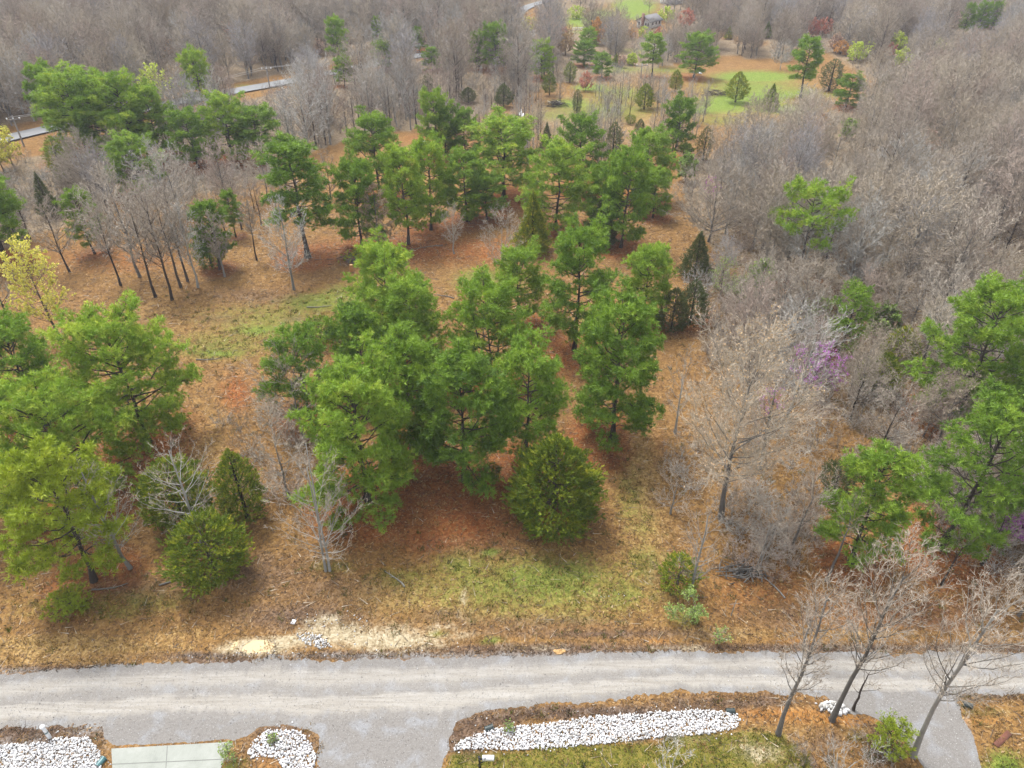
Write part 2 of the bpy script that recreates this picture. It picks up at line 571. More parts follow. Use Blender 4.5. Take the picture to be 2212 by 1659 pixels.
def gen_bare(seed, H, R, fork=.3, top=.62, limbs=16, subs=8, thirds=5, twigs=5, stems=1, tw=.011, rise=.95, leaf=None, leaf_n=0, leaf_size=.11,
             split_limbs=False, trunk_r=None, weep=0.0):
    """bare deciduous tree: trunk with ascending limbs, branches and fine twigs"""
    global RNG
    RNG = rng = np.random.default_rng(seed)
    wood, twg, lvs, limb_list = MB(), MB(), MB(), []
    r0 = trunk_r or (.0095 * H + .03)
    LP, LD, LL, LR = [], [], [], []
    for st in range(stems):
        sx, sy = (0, 0) if stems == 1 else (rng.normal(0, .16), rng.normal(0, .12))
        splay = 0 if stems == 1 else rng.uniform(.05, .22)
        sa = rng.uniform(0, 6.28)
        n = 7
        zs = np.linspace(0, H * top, n)
        wob = np.cumsum(rng.normal(0, .0055 * H, (n, 2)), 0)
        wob[0] = 0
        ax = np.stack([sx + wob[:, 0] + splay * math.cos(sa) * zs, sy + wob[:, 1] + splay * math.sin(sa) * zs, zs], 1)
        rs = r0 * (1 if stems == 1 else .62) * (1 - .72 * zs / (H * top))
        rs[0] *= 1.35
        tube(wood, ax, rs, 7, rng.uniform(.3, .6))
        nl = max(4, limbs // stems)
        zc, hz = H * (fork + 1) / 2, H * (1 - fork) / 2 * 1.06
        for i in range(nl):
            tt = (i + rng.uniform(0, 1)) / nl
            zt = H * (fork + .06 + (.93 - fork) * tt)
            rad_ = R * math.sqrt(max(.03, 1 - ((zt - zc) / hz) ** 2)) * rng.uniform(.68, 1.06)
            az = i * 2.399 + rng.uniform(-.5, .5) + sa
            if tt > .86: rad_ *= .55
            zb = min(max(zt - rad_ * rise * rng.uniform(.8, 1.25) - .05 * H, H * fork * rng.uniform(.72, 1.0)), H * top * .98)
            b = np.array([np.interp(zb, zs, ax[:, k]) for k in range(3)])
            tgt = np.array([math.cos(az) * rad_ + ax[-1, 0] * .5, math.sin(az) * rad_ + ax[-1, 1] * .5, zt])
            ln = np.linalg.norm(tgt - b)
            ctl = b * .45 + tgt * .55 + np.array([math.cos(az), math.sin(az), 0]) * .10 * ln + np.array([0, 0, -.06 * ln])
            s = np.linspace(0, 1, 6)[:, None]
            c = (1 - s) ** 2 * b + 2 * s * (1 - s) * ctl + s * s * tgt
            c[1:] += rng.normal(0, .012 * ln, (5, 3))
            rl = min(np.interp(zb, zs, rs) * rng.uniform(.34, .52), .008 * ln + .010)
            lm = wood
            if split_limbs and rl > .035 and len(limb_list) < 14:
                lm = MB()
                limb_list.append(lm)
            tube(lm, c, rl + (.007 - rl) * np.linspace(0, 1, 6) ** .75, 5, rng.uniform(.35, .75), cap=False)
            LP.append(c[:-1]); LD.append(norm(c[1:] - c[:-1])); LL.append(np.linalg.norm(c[1:] - c[:-1], axis=1)); LR.append(np.full(5, ln))
    LP, LD, LL, LR = map(np.concatenate, (LP, LD, LL, LR))
    keep = np.tile(np.arange(5), len(LP) // 5) >= 1
    p, d, L, ln = LP[keep], LD[keep], LL[keep], LR[keep]
    n2 = max(1, subs // 4)
    q, dd, _ = kids(rng, p, d, L, n2, 0, 1, .45, 1.05, 1, .18 - weep)
    l2 = np.repeat(ln, n2) * rng.uniform(.18, .42, len(q)) + .25
    tips = np.tile(np.arange(1, 5), len(p) // 4).repeat(n2)
    l2 *= 1.25 - .16 * tips
    mid = q + dd * (l2 * .5)[:, None]
    d2 = norm(dd + np.array([0, 0, .22 - weep]) + rng.normal(0, .12, dd.shape))
    end = mid + d2 * (l2 * .5)[:, None]
    rb = .006 + .004 * l2
    segs(twg, q, mid, rb, rb * .75, 3, rng.uniform(.3, .8, len(q)))
    segs(twg, mid, end, rb * .75, rb * .2, 3, rng.uniform(.3, .8, len(q)))
    P2, D2, L2 = np.concatenate([q, mid]), np.concatenate([dd, d2]), np.concatenate([l2, l2]) * .5
    h3 = max(1, round(thirds / 2))
    p3, d3, l3 = kids(rng, P2, D2, L2, h3, .15, 1, .4, .95, .95, .12 - weep)
    segs(twg, p3, p3 + d3 * l3[:, None], tw * 1.5, 0, 1, rng.uniform(.2, .9, len(p3)))
    p4, d4, l4 = kids(rng, p3, d3, l3, twigs, .2, 1, .35, .9, .62, .10 - weep)
    segs(twg, p4, p4 + d4 * l4[:, None], tw * 1.0, 0, 1, rng.uniform(.1, 1, len(p4)))
    p5, d5, l5 = kids(rng, LP[LR > 0], LD, LL, 2, 0, 1, .5, 1.1, .5, .1 - weep)
    segs(twg, p5, p5 + d5 * l5[:, None], tw * 1.1, 0, 1, rng.uniform(.1, 1, len(p5)))
    if leaf_n:
        e = p4 + d4 * (l4 * rng.uniform(.3, 1, len(l4)))[:, None]
        i = rng.integers(0, len(e), leaf_n)
        c = e[i] + rng.normal(0, .07, (leaf_n, 3))
        sz = leaf_size * rng.uniform(.6, 1.35, leaf_n)
        tv = np.array([(-.5, 0, -.1), (0, -.38, .1), (.55, 0, -.05), (0, .38, .1)])
        tf = np.array([(0, 1, 2), (0, 2, 3)])
        stamp(lvs, tv, tf, c, norm(rng.normal(size=(leaf_n, 3)) + np.array([0, 0, .5])), sz, rng.uniform(0, 1, leaf_n))
    return wood, twg, lvs, limb_list


# place one tree whose meshes are its own
def put_tree(name, loc, parts, label, cat, group=None, rz=0.0, limbs=None, limb_mat=None):
    r = empty(name, loc, rz)
    tag(r, label, cat, group)
    first = None
    for pn, mb, mat, sm in parts:
        if mb.n:
            o = mb.build(pn, mat, r, sm)
            first = first or o
    for lm in limbs or ():
        lm.build('limb', limb_mat, first, True)
    return r


# place one tree from shared meshes: parts = [(name, mesh)]
def put_copy(name, loc, meshes, label, cat, group, rz, sxy, sz):
    r = empty(name, loc, rz)
    r.scale = (sxy, sxy, sz)
    tag(r, label, cat, group)
    for pn, me in meshes:
        o = bpy.data.objects.new(pn, me)
        COL.objects.link(o)
        o.parent = r
    return r
# ------------------------------------------------------------------ the ground
def in_poly(px, py, poly):
    px, py = np.asarray(px), np.asarray(py)
    c = np.zeros(px.shape, bool)
    n = len(poly)
    for i in range(n):
        x0, y0 = poly[i]
        x1, y1 = poly[(i + 1) % n]
        if y0 == y1: continue
        c ^= ((y0 > py) != (y1 > py)) & (px < (x1 - x0) * (py - y0) / (y1 - y0) + x0)
    return c


# where the woods stand (outlines surveyed from the photograph)
WOODS_R = [(1470, 335), (1560, 345), (1660, 270), (1850, 232), (1905, 175), (1760, 108), (1640, 88), (1560, 70), (1530, 28), (1520, -60), (3600, -60),
           (3600, 1300), (2600, 1000), (2212, 800), (2000, 700), (1880, 690), (1750, 640), (1640, 610), (1545, 545), (1480, 450)]
WOODS_NEAR = [(1500, 560), (1660, 620), (1900, 700), (2212, 820), (2600, 1000), (2600, 1350), (2230, 1240), (2050, 1180), (1900, 960), (1790, 900), (1560, 800), (1490, 720)]
WOODS_L = [(-1500, 520), (-200, 320), (50, 268), (250, 232), (380, 206), (500, 178), (660, 152), (770, 126), (960, 98), (1080, 84), (1105, 60), (1095, 40),
           (1105, 20), (1120, 8), (1150, -60), (-1500, -60)]
WOODS_M = [(-700, 560), (-100, 400), (100, 330), (400, 250), (660, 181), (770, 155), (960, 121), (1150, 92), (1290, 118), (1390, 150), (1330, 178), (1200, 178), (1110, 215),
           (1010, 262), (760, 300), (640, 340), (600, 380), (420, 420), (220, 440), (60, 520), (-300, 640)]
WOODS_C = [(1165, 92), (1180, 60), (1250, 66), (1300, 84), (1440, 84), (1560, 84), (1640, 96), (1740, 112), (1690, 132), (1560, 118), (1440, 142), (1390, 150), (1290, 116)]
WOODS_T = [(1165, -60), (1160, 2), (1190, 30), (1220, 46), (1285, 12), (1300, -60)]
WOODS_H = [(1425, 14), (1455, 52), (1520, 66), (1550, 66), (1530, 28), (1525, -60), (1440, -60)]
SAPLINGS = [(960, 262), (1110, 196), (1200, 186), (1300, 188), (1400, 190), (1530, 245), (1490, 335), (1330, 385), (1150, 365), (1000, 340)]
LAWN = [(940, 1680), (985, 1622), (1100, 1618), (1240, 1610), (1420, 1596), (1600, 1578), (1690, 1590), (1750, 1640), (1790, 1900), (800, 1900)]

GRASS = [(600, 690, 200, 46, .62), (760, 640, 70, 30, .9), (480, 745, 150, 40, .6), (1150, 1270, 330, 75, .72), (880, 1250, 120, 40, .55), (1390, 1220, 60, 60, .6), (1360, 1080, 40, 90, .5), (200, 1310, 190, 34, .55), (1060, 612, 90, 26, .8), (1300, 720, 80, 30, .6),
         (1340, 150, 60, 8, .9), (1440, 152, 70, 8, .8), (1380, 110, 60, 6, .7), (1330, 84, 50, 6, .7), (1200, 250, 60, 14, .7), (1240, 285, 60, 16, .6), (680, 655, 90, 22, 1), (560, 712, 95, 20, .9), (620, 722, 60, 12, 1), (470, 762, 80, 16, .9), (740, 630, 60, 18, .8), (1040, 600, 60, 22, 1), (1290, 690, 50, 14, .8), (800, 660, 50, 30, .5),
         (1180, 1255, 190, 62, .95), (1000, 1225, 90, 46, .7), (1340, 1280, 80, 50, .7), (1060, 1195, 22, 8, 1.2), (300, 1295, 150, 34, .5), (720, 1225, 70, 18, .5), (1230, 1330, 240, 22, .45),
         (1390, 1130, 40, 60, .45), (1500, 236, 60, 10, 1.1),
         (1275, 188, 34, 7, 1.3), (1230, 225, 40, 8, 1), (1300, 238, 130, 24, .9), (1340, 205, 90, 22, .8),
         (1560, 260, 70, 14, .7), (1900, 206, 20, 4, .8), (1800, 205, 40, 7, .8), (2170, 1650, 60, 34, 1.0), (2110, 1545, 90, 10, .6), (2130, 1505, 60, 7, .7), (1480, 1330, 40, 30, .7), (500, 1655, 26, 16, .8),
         (1860, 1590, 40, 20, .5), (1625, 1590, 60, 14, .9), (550, 187, 70, 4, .8), (1060, 1385, 26, 6, 1), (945, 1370, 26, 10, .8)]
PALE_FIELD = [(1230, 262, 190, 55, .7), (1400, 290, 120, 50, .55), (1560, 232, 150, 34, .5), (1080, 190, 120, 30, .5), (1340, 165, 140, 30, .5), (1230, 130, 100, 30, .6), (320, 400, 340, 46, .6), (80, 470, 160, 40, .5)]
LUSH = [(1610, 215, 95, 14, 1.5), (1560, 224, 60, 10, 1.5), (1655, 205, 100, 10, 1.2), (1630, 166, 90, 12, 1.5), (1700, 237, 70, 9, 1.5), (1500, 236, 60, 10, 1.1), (1370, 14, 46, 16, 1.6), (1372, 34, 36, 8, 1.5), (1262, 46, 52, 14, 1.2), (1300, 30, 36, 10, 1.1), (1290, 68, 60, 8, .9), (1275, 188, 40, 8, 1.1), (1235, 222, 46, 10, .9), (1620, 190, 130, 26, .8), (1560, 236, 130, 14, .8), (1720, 200, 60, 14, .8), (1900, 206, 16, 4, .9), (1330, 196, 60, 10, .6), (2170, 1655, 50, 26, .7), (1060, 1195, 22, 8, .8), (560, 715, 40, 8, .7), (610, 722, 34, 7, .8), (470, 764, 40, 8, .6), (700, 640, 60, 9, .55)]
STRAW = [(1390, 1010, 42, 180, .8), (1400, 1150, 60, 90, .6), (440, 960, 60, 120, .5), (150, 1392, 260, 20, 1.1), (120, 1425, 230, 14, .8), (880, 1290, 160, 40, .7), (1100, 1330, 260, 24, .6), (380, 1370, 120, 22, .5),
         (1180, 1290, 250, 60, .4), (330, 690, 260, 80, .35), (1330, 250, 160, 50, .5), (1600, 240, 160, 40, .5), (1560, 1370, 120, 16, .8), (1900, 1370, 260, 18, .5), (1620, 1600, 200, 40, .5)]
RUST = [(1000, 1130, 150, 70, .9), (930, 1165, 110, 46, .9), (1210, 780, 90, 46, .8), (880, 540, 260, 40, .8), (330, 1040, 60, 60, .9), (510, 850, 40, 46, .9), (860, 1240, 120, 40, .5), (1020, 540, 160, 40, .7),
        (250, 560, 200, 40, .5), (700, 545, 120, 30, .6), (950, 300, 90, 16, .7), (1060, 270, 60, 10, .6), (1500, 690, 50, 40, .8), (300, 1385, 60, 14, .7), (110, 1305, 60, 12, .5), (1650, 1270, 200, 90, .45), (1950, 1320, 300, 70, .6)]
DARK = [(612, 1590, 110, 60, .75), (40, 1588, 210, 36, 1.0), (1015, 1585, 70, 60, .9), (1650, 1515, 60, 20, .9), (250, 1447, 260, 9, 1.3), (520, 1430, 140, 9, 1.3), (800, 1420, 170, 8, 1.4), (1150, 1411, 260, 8, 1.4), (1480, 1405, 200, 8, 1.4), (1800, 1402, 260, 9, 1.4), (2120, 1402, 200, 9, 1.4), (1250, 1534, 250, 10, 1.4), (1560, 1512, 190, 10, 1.4), (1040, 1562, 60, 14, 1.3), (985, 1600, 14, 30, 1.2), (1800, 1512, 90, 8, 1.1), (640, 1566, 60, 8, 1.2), (90, 1580, 160, 10, 1.3), (2150, 1506, 110, 9, 1.2), (1910, 1570, 40, 12, 1.2), (540, 640, 130, 26, .5), (480, 690, 70, 14, .45), (870, 600, 60, 26, .5), (640, 690, 50, 10, .5), (330, 690, 80, 14, .35), (1420, 1240, 50, 50, .4), (1700, 1330, 160, 40, .5), (2050, 1330, 160, 50, .5), (1000, 1180, 160, 40, .35), (640, 1330, 170, 40, .8), (560, 1240, 180, 60, .6), (700, 1275, 200, 50, .5), (1150, 1345, 300, 20, .55), (960, 1330, 90, 20, .6), (1330, 1372, 340, 12, .8), (780, 1412, 140, 7, 1.1), (1150, 1400, 330, 9, 1.0), (1700, 1398, 260, 8, 1.0),
        (2100, 1398, 240, 9, 1.0), (200, 1440, 260, 8, .9), (450, 1418, 100, 9, 1), (1380, 1545, 330, 14, .95), (1090, 1560, 60, 14, .9), (1895, 1620, 24, 45, 1.0), (1780, 1600, 60, 30, .6), (60, 1575, 170, 12, .9), (2160, 1500, 120, 12, .7),
        (430, 740, 60, 10, .3), (300, 1270, 200, 30, .5), (590, 1575, 60, 8, .8)]
CLAY = [(1690, 1545, 130, 12, 1.2), (1810, 1552, 110, 8, 1.1), (1720, 1388, 60, 6, .8), (588, 1646, 46, 14, 1.0), (160, 1322, 40, 8, .6), (262, 1625, 14, 26, .8), (2120, 1560, 100, 8, .6), (1420, 1385, 40, 5, .5), (970, 1185, 16, 8, .4)]
SAND = [(560, 1396, 80, 18, 1.3), (850, 1383, 90, 22, 1.25), (930, 1392, 60, 10, 1.0), (620, 1388, 60, 14, 1.1), (850, 1350, 60, 10, .7), (1000, 1375, 50, 12, .6), (820, 1395, 120, 10, .7), (490, 1405, 40, 10, .9), (1050, 1392, 80, 6, .7), (1420, 1396, 80, 5, .8), (700, 1368, 40, 22, .9), (740, 1370, 110, 26, 1.0), (810, 1385, 70, 22, 1.1), (560, 1398, 66, 16, 1.1), (640, 1390, 60, 12, .8), (1200, 1394, 170, 4, 1.0), (900, 1392, 60, 10, .8), (1000, 1290, 9, 26, .8), (1500, 1398, 30, 5, .9), (2150, 1530, 70, 6, 1.0),
        (700, 1340, 50, 16, .7), (1300, 1290, 60, 10, .3), (960, 1360, 60, 12, .6), (1165, 1403, 120, 4, .6), (1640, 1625, 60, 26, .75)]
GRAVEL = [(1500, 1530, 500, 8, .8), (250, 1575, 120, 8, .8), (2090, 1600, 10, 60, .7), (60, 1450, 200, 6, .6), (1000, 1415, 700, 6, .7), (2150, 1412, 300, 5, .7), (1340, 1588, 260, 18, .5), (60, 1620, 190, 40, .5), (610, 1625, 80, 40, .5)]

MEADOW_PINES = []      # filled from the pine table: straw collects under pines


def axis_lines(lo, hi, a, b, step, grow):
    v = list(np.arange(a, b, step))
    s, x = step, a
    while x > lo:
        s *= grow
        x -= s
        v.insert(0, x)
    s, x = step, v[-1]
    while x < hi:
        s *= grow
        x += s
        v.append(x)
    return np.array(v)


def amount_at(spots, px, py):
    a = np.zeros(len(px))
    for cx, cy, rx, ry, st in spots:
        a = np.maximum(a, st * np.exp(-1.1 * (((px - cx) / rx) ** 2 + ((py - cy) / ry) ** 2)))
    return a


def build_ground(pine_spots):
    xs = axis_lines(-1500, 1500, -46, 46, .56, 1.09)
    ys = axis_lines(-140, 1700, 17, 70, .56, 1.03)
    X, Y = np.meshgrid(xs, ys)
    x, y = X.ravel(), Y.ravel()
    z = height(x, y)
    nx, ny = len(xs), len(ys)
    i = (np.arange(ny - 1)[:, None] * nx + np.arange(nx - 1)[None]).ravel()
    f = np.concatenate([np.stack([i, i + 1, i + nx + 1], 1), np.stack([i, i + nx + 1, i + nx], 1)])
    mb = MB()
    mb.add(np.stack([x, y, z], 1), f)
    me = mb.mesh('ground', M_GROUND, True)
    yy = np.maximum(y, 5.0)
    px, py, dp = project(x, yy, z)
    ok = (y > 12)

    def cover(name, spots, extra=None):
        a = np.zeros(len(x))
        for (cx, cy, rx, ry, st) in spots:
            q = ((px - cx) / rx) ** 2 + ((py - cy) / ry) ** 2
            a = np.maximum(a, st * np.exp(-1.1 * q))
        a *= ok
        if extra is not None:
            a = np.maximum(a, extra)
        at = me.attributes.new(name, 'FLOAT', 'POINT')
        at.data.foreach_set('value', a.astype(np.float32))
        return a
    under = np.zeros(len(x))
    for (tx, ty, r) in pine_spots:
        q = ((x - tx) ** 2 + (y - ty) ** 2) / (r * r)
        under = np.maximum(under, .75 * np.clip(1.6 - q, 0, 1))
    cover('grass', GRASS)
    cover('straw', STRAW)
    cover('rust', RUST, under)
    cover('lush', LUSH)
    cover('dark', DARK)
    cover('clay', CLAY)
    cover('sand', SAND)
    cover('gravel', GRAVEL)
    cover('lawn', [], in_poly(px, py, LAWN) * ok * 1.0)
    wd = np.zeros(len(x))
    for pl in (WOODS_R, WOODS_L, WOODS_M, WOODS_C, WOODS_T, WOODS_H):
        wd = np.maximum(wd, in_poly(px, py, pl) * 1.0)
    wd = np.maximum(wd, in_poly(px, py, WOODS_NEAR) * .6) * ok
    wd = np.maximum(wd, (y > 330) * .8)
    wd = np.where((x > 60) & (y > 40) & (y < 330), np.maximum(wd, .7 * (np.abs(x) > y * .8)), wd)
    wd = np.maximum(wd, amount_at(PALE_FIELD, px, py) * ok)
    cover('woods', [], wd)
    o = mesh_obj('ground', me)
    tag(o, kind='structure')
    return o


def make_ground_material():
    m, t, out = nodes('ground_cover')
    tc = N(t, 'ShaderNodeTexCoord')
    P = tc.outputs['Object']
    big = noise(t, P, .16, 6, .66, .8)
    mid = noise(t, P, 1.1, 5, .62, .6)
    fine = noise(t, P, 7.0, 5, .7)
    grit = noise(t, P, 24.0, 3, .7)
    vo = N(t, 'ShaderNodeTexVoronoi', Scale=5.5)
    vo.feature = 'F1'
    t.links.new(P, vo.inputs['Vector'])
    chip = vo.outputs['Color']
    sep = N(t, 'ShaderNodeSeparateColor')
    t.links.new(chip, sep.inputs[0])
    chipf = sep.outputs[0]
    mott = math_(t, 'MULTIPLY_ADD', fine, .55, math_(t, 'MULTIPLY_ADD', chipf, .2, math_(t, 'MULTIPLY', mid, .35)))
    mott = math_(t, 'MULTIPLY_ADD', math_(t, 'SUBTRACT', mott, .55), 2.6, .5, True)

    def cover_fac(name, soft=.45, src=None):
        a = N(t, 'ShaderNodeAttribute', attribute_name=name).outputs['Fac']
        # break the border up with the mottling of the ground itself
        nn = math_(t, 'MULTIPLY_ADD', mid, .9, math_(t, 'MULTIPLY_ADD', fine, .8, -.85))
        v = math_(t, 'ADD', a, math_(t, 'MULTIPLY', nn, 1.15))
        mr = N(t, 'ShaderNodeMapRange')
        mr.interpolation_type = 'SMOOTHSTEP'
        t.links.new(v, mr.inputs[0])
        mr.inputs[1].default_value = .5 - soft
        mr.inputs[2].default_value = .5 + soft
        g = math_(t, 'MULTIPLY', math_(t, 'MULTIPLY', a, 3.0, None, True), mr.outputs[0])
        return g
    base = ramp(t, mott, [(0, (.05, .027, .012)), (.3, (.135, .073, .028)), (.6, (.262, .140, .045)), (.85, (.37, .22, .084)), (1, (.46, .32, .16))])
    warm = ramp(t, big, [(.25, (.13, .068, .032)), (.5, (.20, .115, .042)), (.75, (.27, .165, .055))])
    base = mixc(t, .35, base, warm)
    woods = ramp(t, mott, [(0, (.085, .06, .038)), (.5, (.20, .15, .095)), (1, (.36, .285, .19))])
    rust = ramp(t, mott, [(0, (.11, .032, .011)), (.5, (.235, .078, .022)), (1, (.37, .165, .06))])
    straw = ramp(t, mott, [(0, (.16, .105, .035)), (.5, (.33, .21, .075)), (1, (.52, .36, .16))])
    grass = ramp(t, mott, [(0, (.085, .095, .018)), (.5, (.14, .17, .03)), (1, (.27, .25, .06))])
    lush = ramp(t, mott, [(0, (.075, .115, .016)), (.5, (.14, .205, .028)), (1, (.25, .28, .065))])
    dark = ramp(t, mott, [(0, (.05, .032, .022)), (.5, (.11, .07, .047)), (1, (.24, .17, .12))])
    clay = ramp(t, mott, [(0, (.19, .075, .018)), (.5, (.35, .155, .04)), (1, (.46, .26, .09))])
    sand = ramp(t, mott, [(0, (.20, .15, .09)), (.5, (.40, .33, .21)), (1, (.54, .48, .36))])
    grav = ramp(t, mott, [(0, (.10, .09, .08)), (.5, (.20, .19, .18)), (1, (.33, .32, .31))])
    lawn = ramp(t, mott, [(0, (.075, .08, .012)), (.45, (.13, .125, .02)), (.8, (.21, .165, .04)), (1, (.29, .22, .075))])
    c = base
    for name, col in (('woods', woods), ('rust', rust), ('straw', straw), ('grass', grass), ('lush', lush), ('lawn', lawn), ('dark', dark), ('gravel', grav), ('sand', sand), ('clay', clay)):
        c = mixc(t, cover_fac(name), c, col)
    # stray bright chips: bark, straw ends, pale stalks
    sp_ = math_(t, 'GREATER_THAN', grit, .69)
    c = mixc(t, math_(t, 'MULTIPLY', sp_, .45), c, (.36, .27, .16))
    b = N(t, 'ShaderNodeBsdfPrincipled', Roughness=.95)
    b.inputs['Specular IOR Level'].default_value = .1
    t.links.new(c, b.inputs['Base Color'])
    bp = N(t, 'ShaderNodeBump', Strength=.8, Distance=.09)
    t.links.new(math_(t, 'MULTIPLY_ADD', fine, .6, math_(t, 'MULTIPLY', mid, 1.2)), bp.inputs['Height'])
    t.links.new(bp.outputs[0], b.inputs['Normal'])
    t.links.new(b.outputs[0], out.inputs['Surface'])
    return m


M_GROUND = make_ground_material()


# ------------------------------------------------------------------ gravel, concrete
def gravel_mat(name, tracks):
    m, t, out = nodes(name)
    tc = N(t, 'ShaderNodeTexCoord')
    P = tc.outputs['Object']
    mp = N(t, 'ShaderNodeMapping')
    mp.inputs['Scale'].default_value = (.11, 1.6, 1)
    mp.inputs['Rotation'].default_value = (0, 0, rad(-2))
    t.links.new(P, mp.inputs[0])
    streak = noise(t, mp.outputs[0], 2.2, 6, .65, .8)
    mid = noise(t, P, .75, 5, .6, .4)
    fine = noise(t, P, 7.0, 5, .85)
    grit = noise(t, P, 34.0, 2, .6)
    speck = math_(t, 'MULTIPLY_ADD', fine, .6, math_(t, 'MULTIPLY', grit, .4))
    grey = ramp(t, speck, [(.28, (0.124, 0.115, 0.105)), (.5, (0.202, 0.189, 0.177)), (.62, (0.248, 0.239, 0.229)), (.72, (0.341, 0.335, 0.335))])
    blue = ramp(t, speck, [(.28, (0.161, 0.161, 0.167)), (.5, (0.254, 0.260, 0.273)), (.7, (0.372, 0.384, 0.409))])
    c = mixc(t, math_(t, 'MULTIPLY', ramp(t, mid, [(.5, (0, 0, 0)), (.66, (1, 1, 1))], k=1), .75), grey, blue)
    if tracks:
        at = N(t, 'ShaderNodeAttribute', attribute_name='tone').outputs['Fac']
        v = math_(t, 'ADD', at, math_(t, 'MULTIPLY_ADD', mid, .10, math_(t, 'MULTIPLY_ADD', streak, .16, -.13)))
        tr = ramp(t, v, [(.12, (0, 0, 0)), (.24, (.75, .75, .75)), (.36, (.85, .85, .85)), (.46, (.25, .25, .25)), (.56, (.18, .18, .18)), (.63, (.85, .85, .85)), (.8, (.95, .95, .95)), (.91, (.1, .1, .1))], k=1)
        dusty = ramp(t, math_(t, 'MULTIPLY_ADD', streak, .75, math_(t, 'MULTIPLY', fine, .25)), [(.3, (0.223, 0.198, 0.164)), (.46, (0.310, 0.288, 0.254)), (.6, (0.372, 0.353, 0.322)), (.75, (0.409, 0.397, 0.372))])
        c = mixc(t, math_(t, 'MULTIPLY', tr, .95), c, dusty)
    b = N(t, 'ShaderNodeBsdfPrincipled', Roughness=.92)
    b.inputs['Specular IOR Level'].default_value = .15
    t.links.new(c, b.inputs['Base Color'])
    bp = N(t, 'ShaderNodeBump', Strength=.6, Distance=.03)
    t.links.new(speck, bp.inputs['Height'])
    t.links.new(bp.outputs[0], b.inputs['Normal'])
    t.links.new(b.outputs[0], out.inputs['Surface'])
    return m


M_ROAD = gravel_mat('road_gravel', True)
M_DRIVE = gravel_mat('loose_gravel', False)


def concrete_mat():
    m, t, out = nodes('broomed_concrete')
    tc = N(t, 'ShaderNodeTexCoord')
    P = tc.outputs['Object']
    a = noise(t, P, .6, 5, .6)
    mp = N(t, 'ShaderNodeMapping')
    mp.inputs['Scale'].default_value = (30, 2, 1)
    t.links.new(P, mp.inputs[0])
    b_ = noise(t, mp.outputs[0], 1.0, 3, .6)
    f = math_(t, 'MULTIPLY_ADD', a, .7, math_(t, 'MULTIPLY', b_, .3))
    f = math_(t, 'ADD', f, math_(t, 'MULTIPLY_ADD', noise(t, P, 3.5, 6, .7), .3, -.15))
    c = ramp(t, f, [(.3, (.20, .215, .19)), (.45, (.26, .275, .245)), (.55, (.28, .295, .265)), (.7, (.33, .34, .315))])
    b = N(t, 'ShaderNodeBsdfPrincipled', Roughness=.8)
    t.links.new(c, b.inputs['Base Color'])
    t.links.new(b.outputs[0], out.inputs['Surface'])
    return m


M_CONCRETE = concrete_mat()


def wig(n, amp, rng, step):
    """ragged edge: a few octaves of 1-D noise"""
    r = np.zeros(n)
    for o, a in ((3.0, .42), (1.1, .3), (.4, .28), (.15, .26)):
        k = max(2, int(n * step / o) + 2)
        r += a * np.interp(np.linspace(0, k - 1, n), np.arange(k), rng.normal(0, 1, k))
    return r * amp


def F2(pts):
    return np.array([ground(*p)[:2] for p in pts])


def strip(name, top, bot, z, mat, amp=.22, cols=10, step=.1, seed=1):
    rng = np.random.default_rng(seed)
    A, B = F2(top), F2(bot)
    x = np.arange(min(A[:, 0].min(), B[:, 0].min()), max(A[:, 0].max(), B[:, 0].max()), step)
    ya = np.interp(x, A[:, 0], A[:, 1]) + wig(len(x), amp, rng, step)
    yb = np.interp(x, B[:, 0], B[:, 1]) + wig(len(x), amp, rng, step)
    v = np.linspace(0, 1, cols)
    Y = ya[:, None] * (1 - v) + yb[:, None] * v
    X = np.repeat(x[:, None], cols, 1)
    n = len(x)
    i = (np.arange(n - 1)[:, None] * cols + np.arange(cols - 1)[None]).ravel()
    f = np.concatenate([np.stack([i, i + 1, i + cols + 1], 1), np.stack([i, i + cols + 1, i + cols], 1)])[:, ::-1]
    mb = MB()
    mb.add(np.stack([X.ravel(), Y.ravel(), np.full(X.size, z)], 1), f, np.tile(v, n))
    o = mb.build(name, mat)
    return tag(o, kind='structure')


def outline(F, amp, seed, step=.12, closed=True):
    rng = np.random.default_rng(seed)
    P = F2(F)
    if closed: P = np.concatenate([P, P[:1]])
    L = np.concatenate([[0], np.cumsum(np.linalg.norm(np.diff(P, axis=0), axis=1))])
    n = max(8, int(L[-1] / step))
    s = np.linspace(0, L[-1], n, endpoint=False)
    Q = np.stack([np.interp(s, L, P[:, 0]), np.interp(s, L, P[:, 1])], 1)
    T = norm(np.roll(Q, -1, 0) - np.roll(Q, 1, 0))
    nrm = np.stack([T[:, 1], -T[:, 0]], 1)
    return Q + nrm * wig(n, amp, rng, step)[:, None]


def sheet_from(name, Q, z, mat, thick=0.0, parent=None):
    res = delaunay_2d_cdt([Vector(q) for q in Q], [], [list(range(len(Q)))], 1, 1e-5)
    v2, f = res[0], res[2]
    v = np.array([(p.x, p.y, z) for p in v2])
    tris = []
    for q in f:
        for k in range(1, len(q) - 1):
            a, b, c = q[0], q[k], q[k + 1]
            cr = (v[b][0] - v[a][0]) * (v[c][1] - v[a][1]) - (v[b][1] - v[a][1]) * (v[c][0] - v[a][0])
            tris.append((a, b, c) if cr > 0 else (a, c, b))
    mb = MB()
    mb.add(v, tris)
    if thick:
        n = len(Q)
        top = np.column_stack([Q, np.full(n, z)])
        bt = np.column_stack([Q, np.full(n, z - thick)])
        i = np.arange(n)
        j = (i + 1) % n
        mb.add(np.concatenate([top, bt]), np.concatenate([np.stack([i, j, j + n], 1), np.stack([i, j + n, i + n], 1)]))
    return mb.build(name, mat, parent)


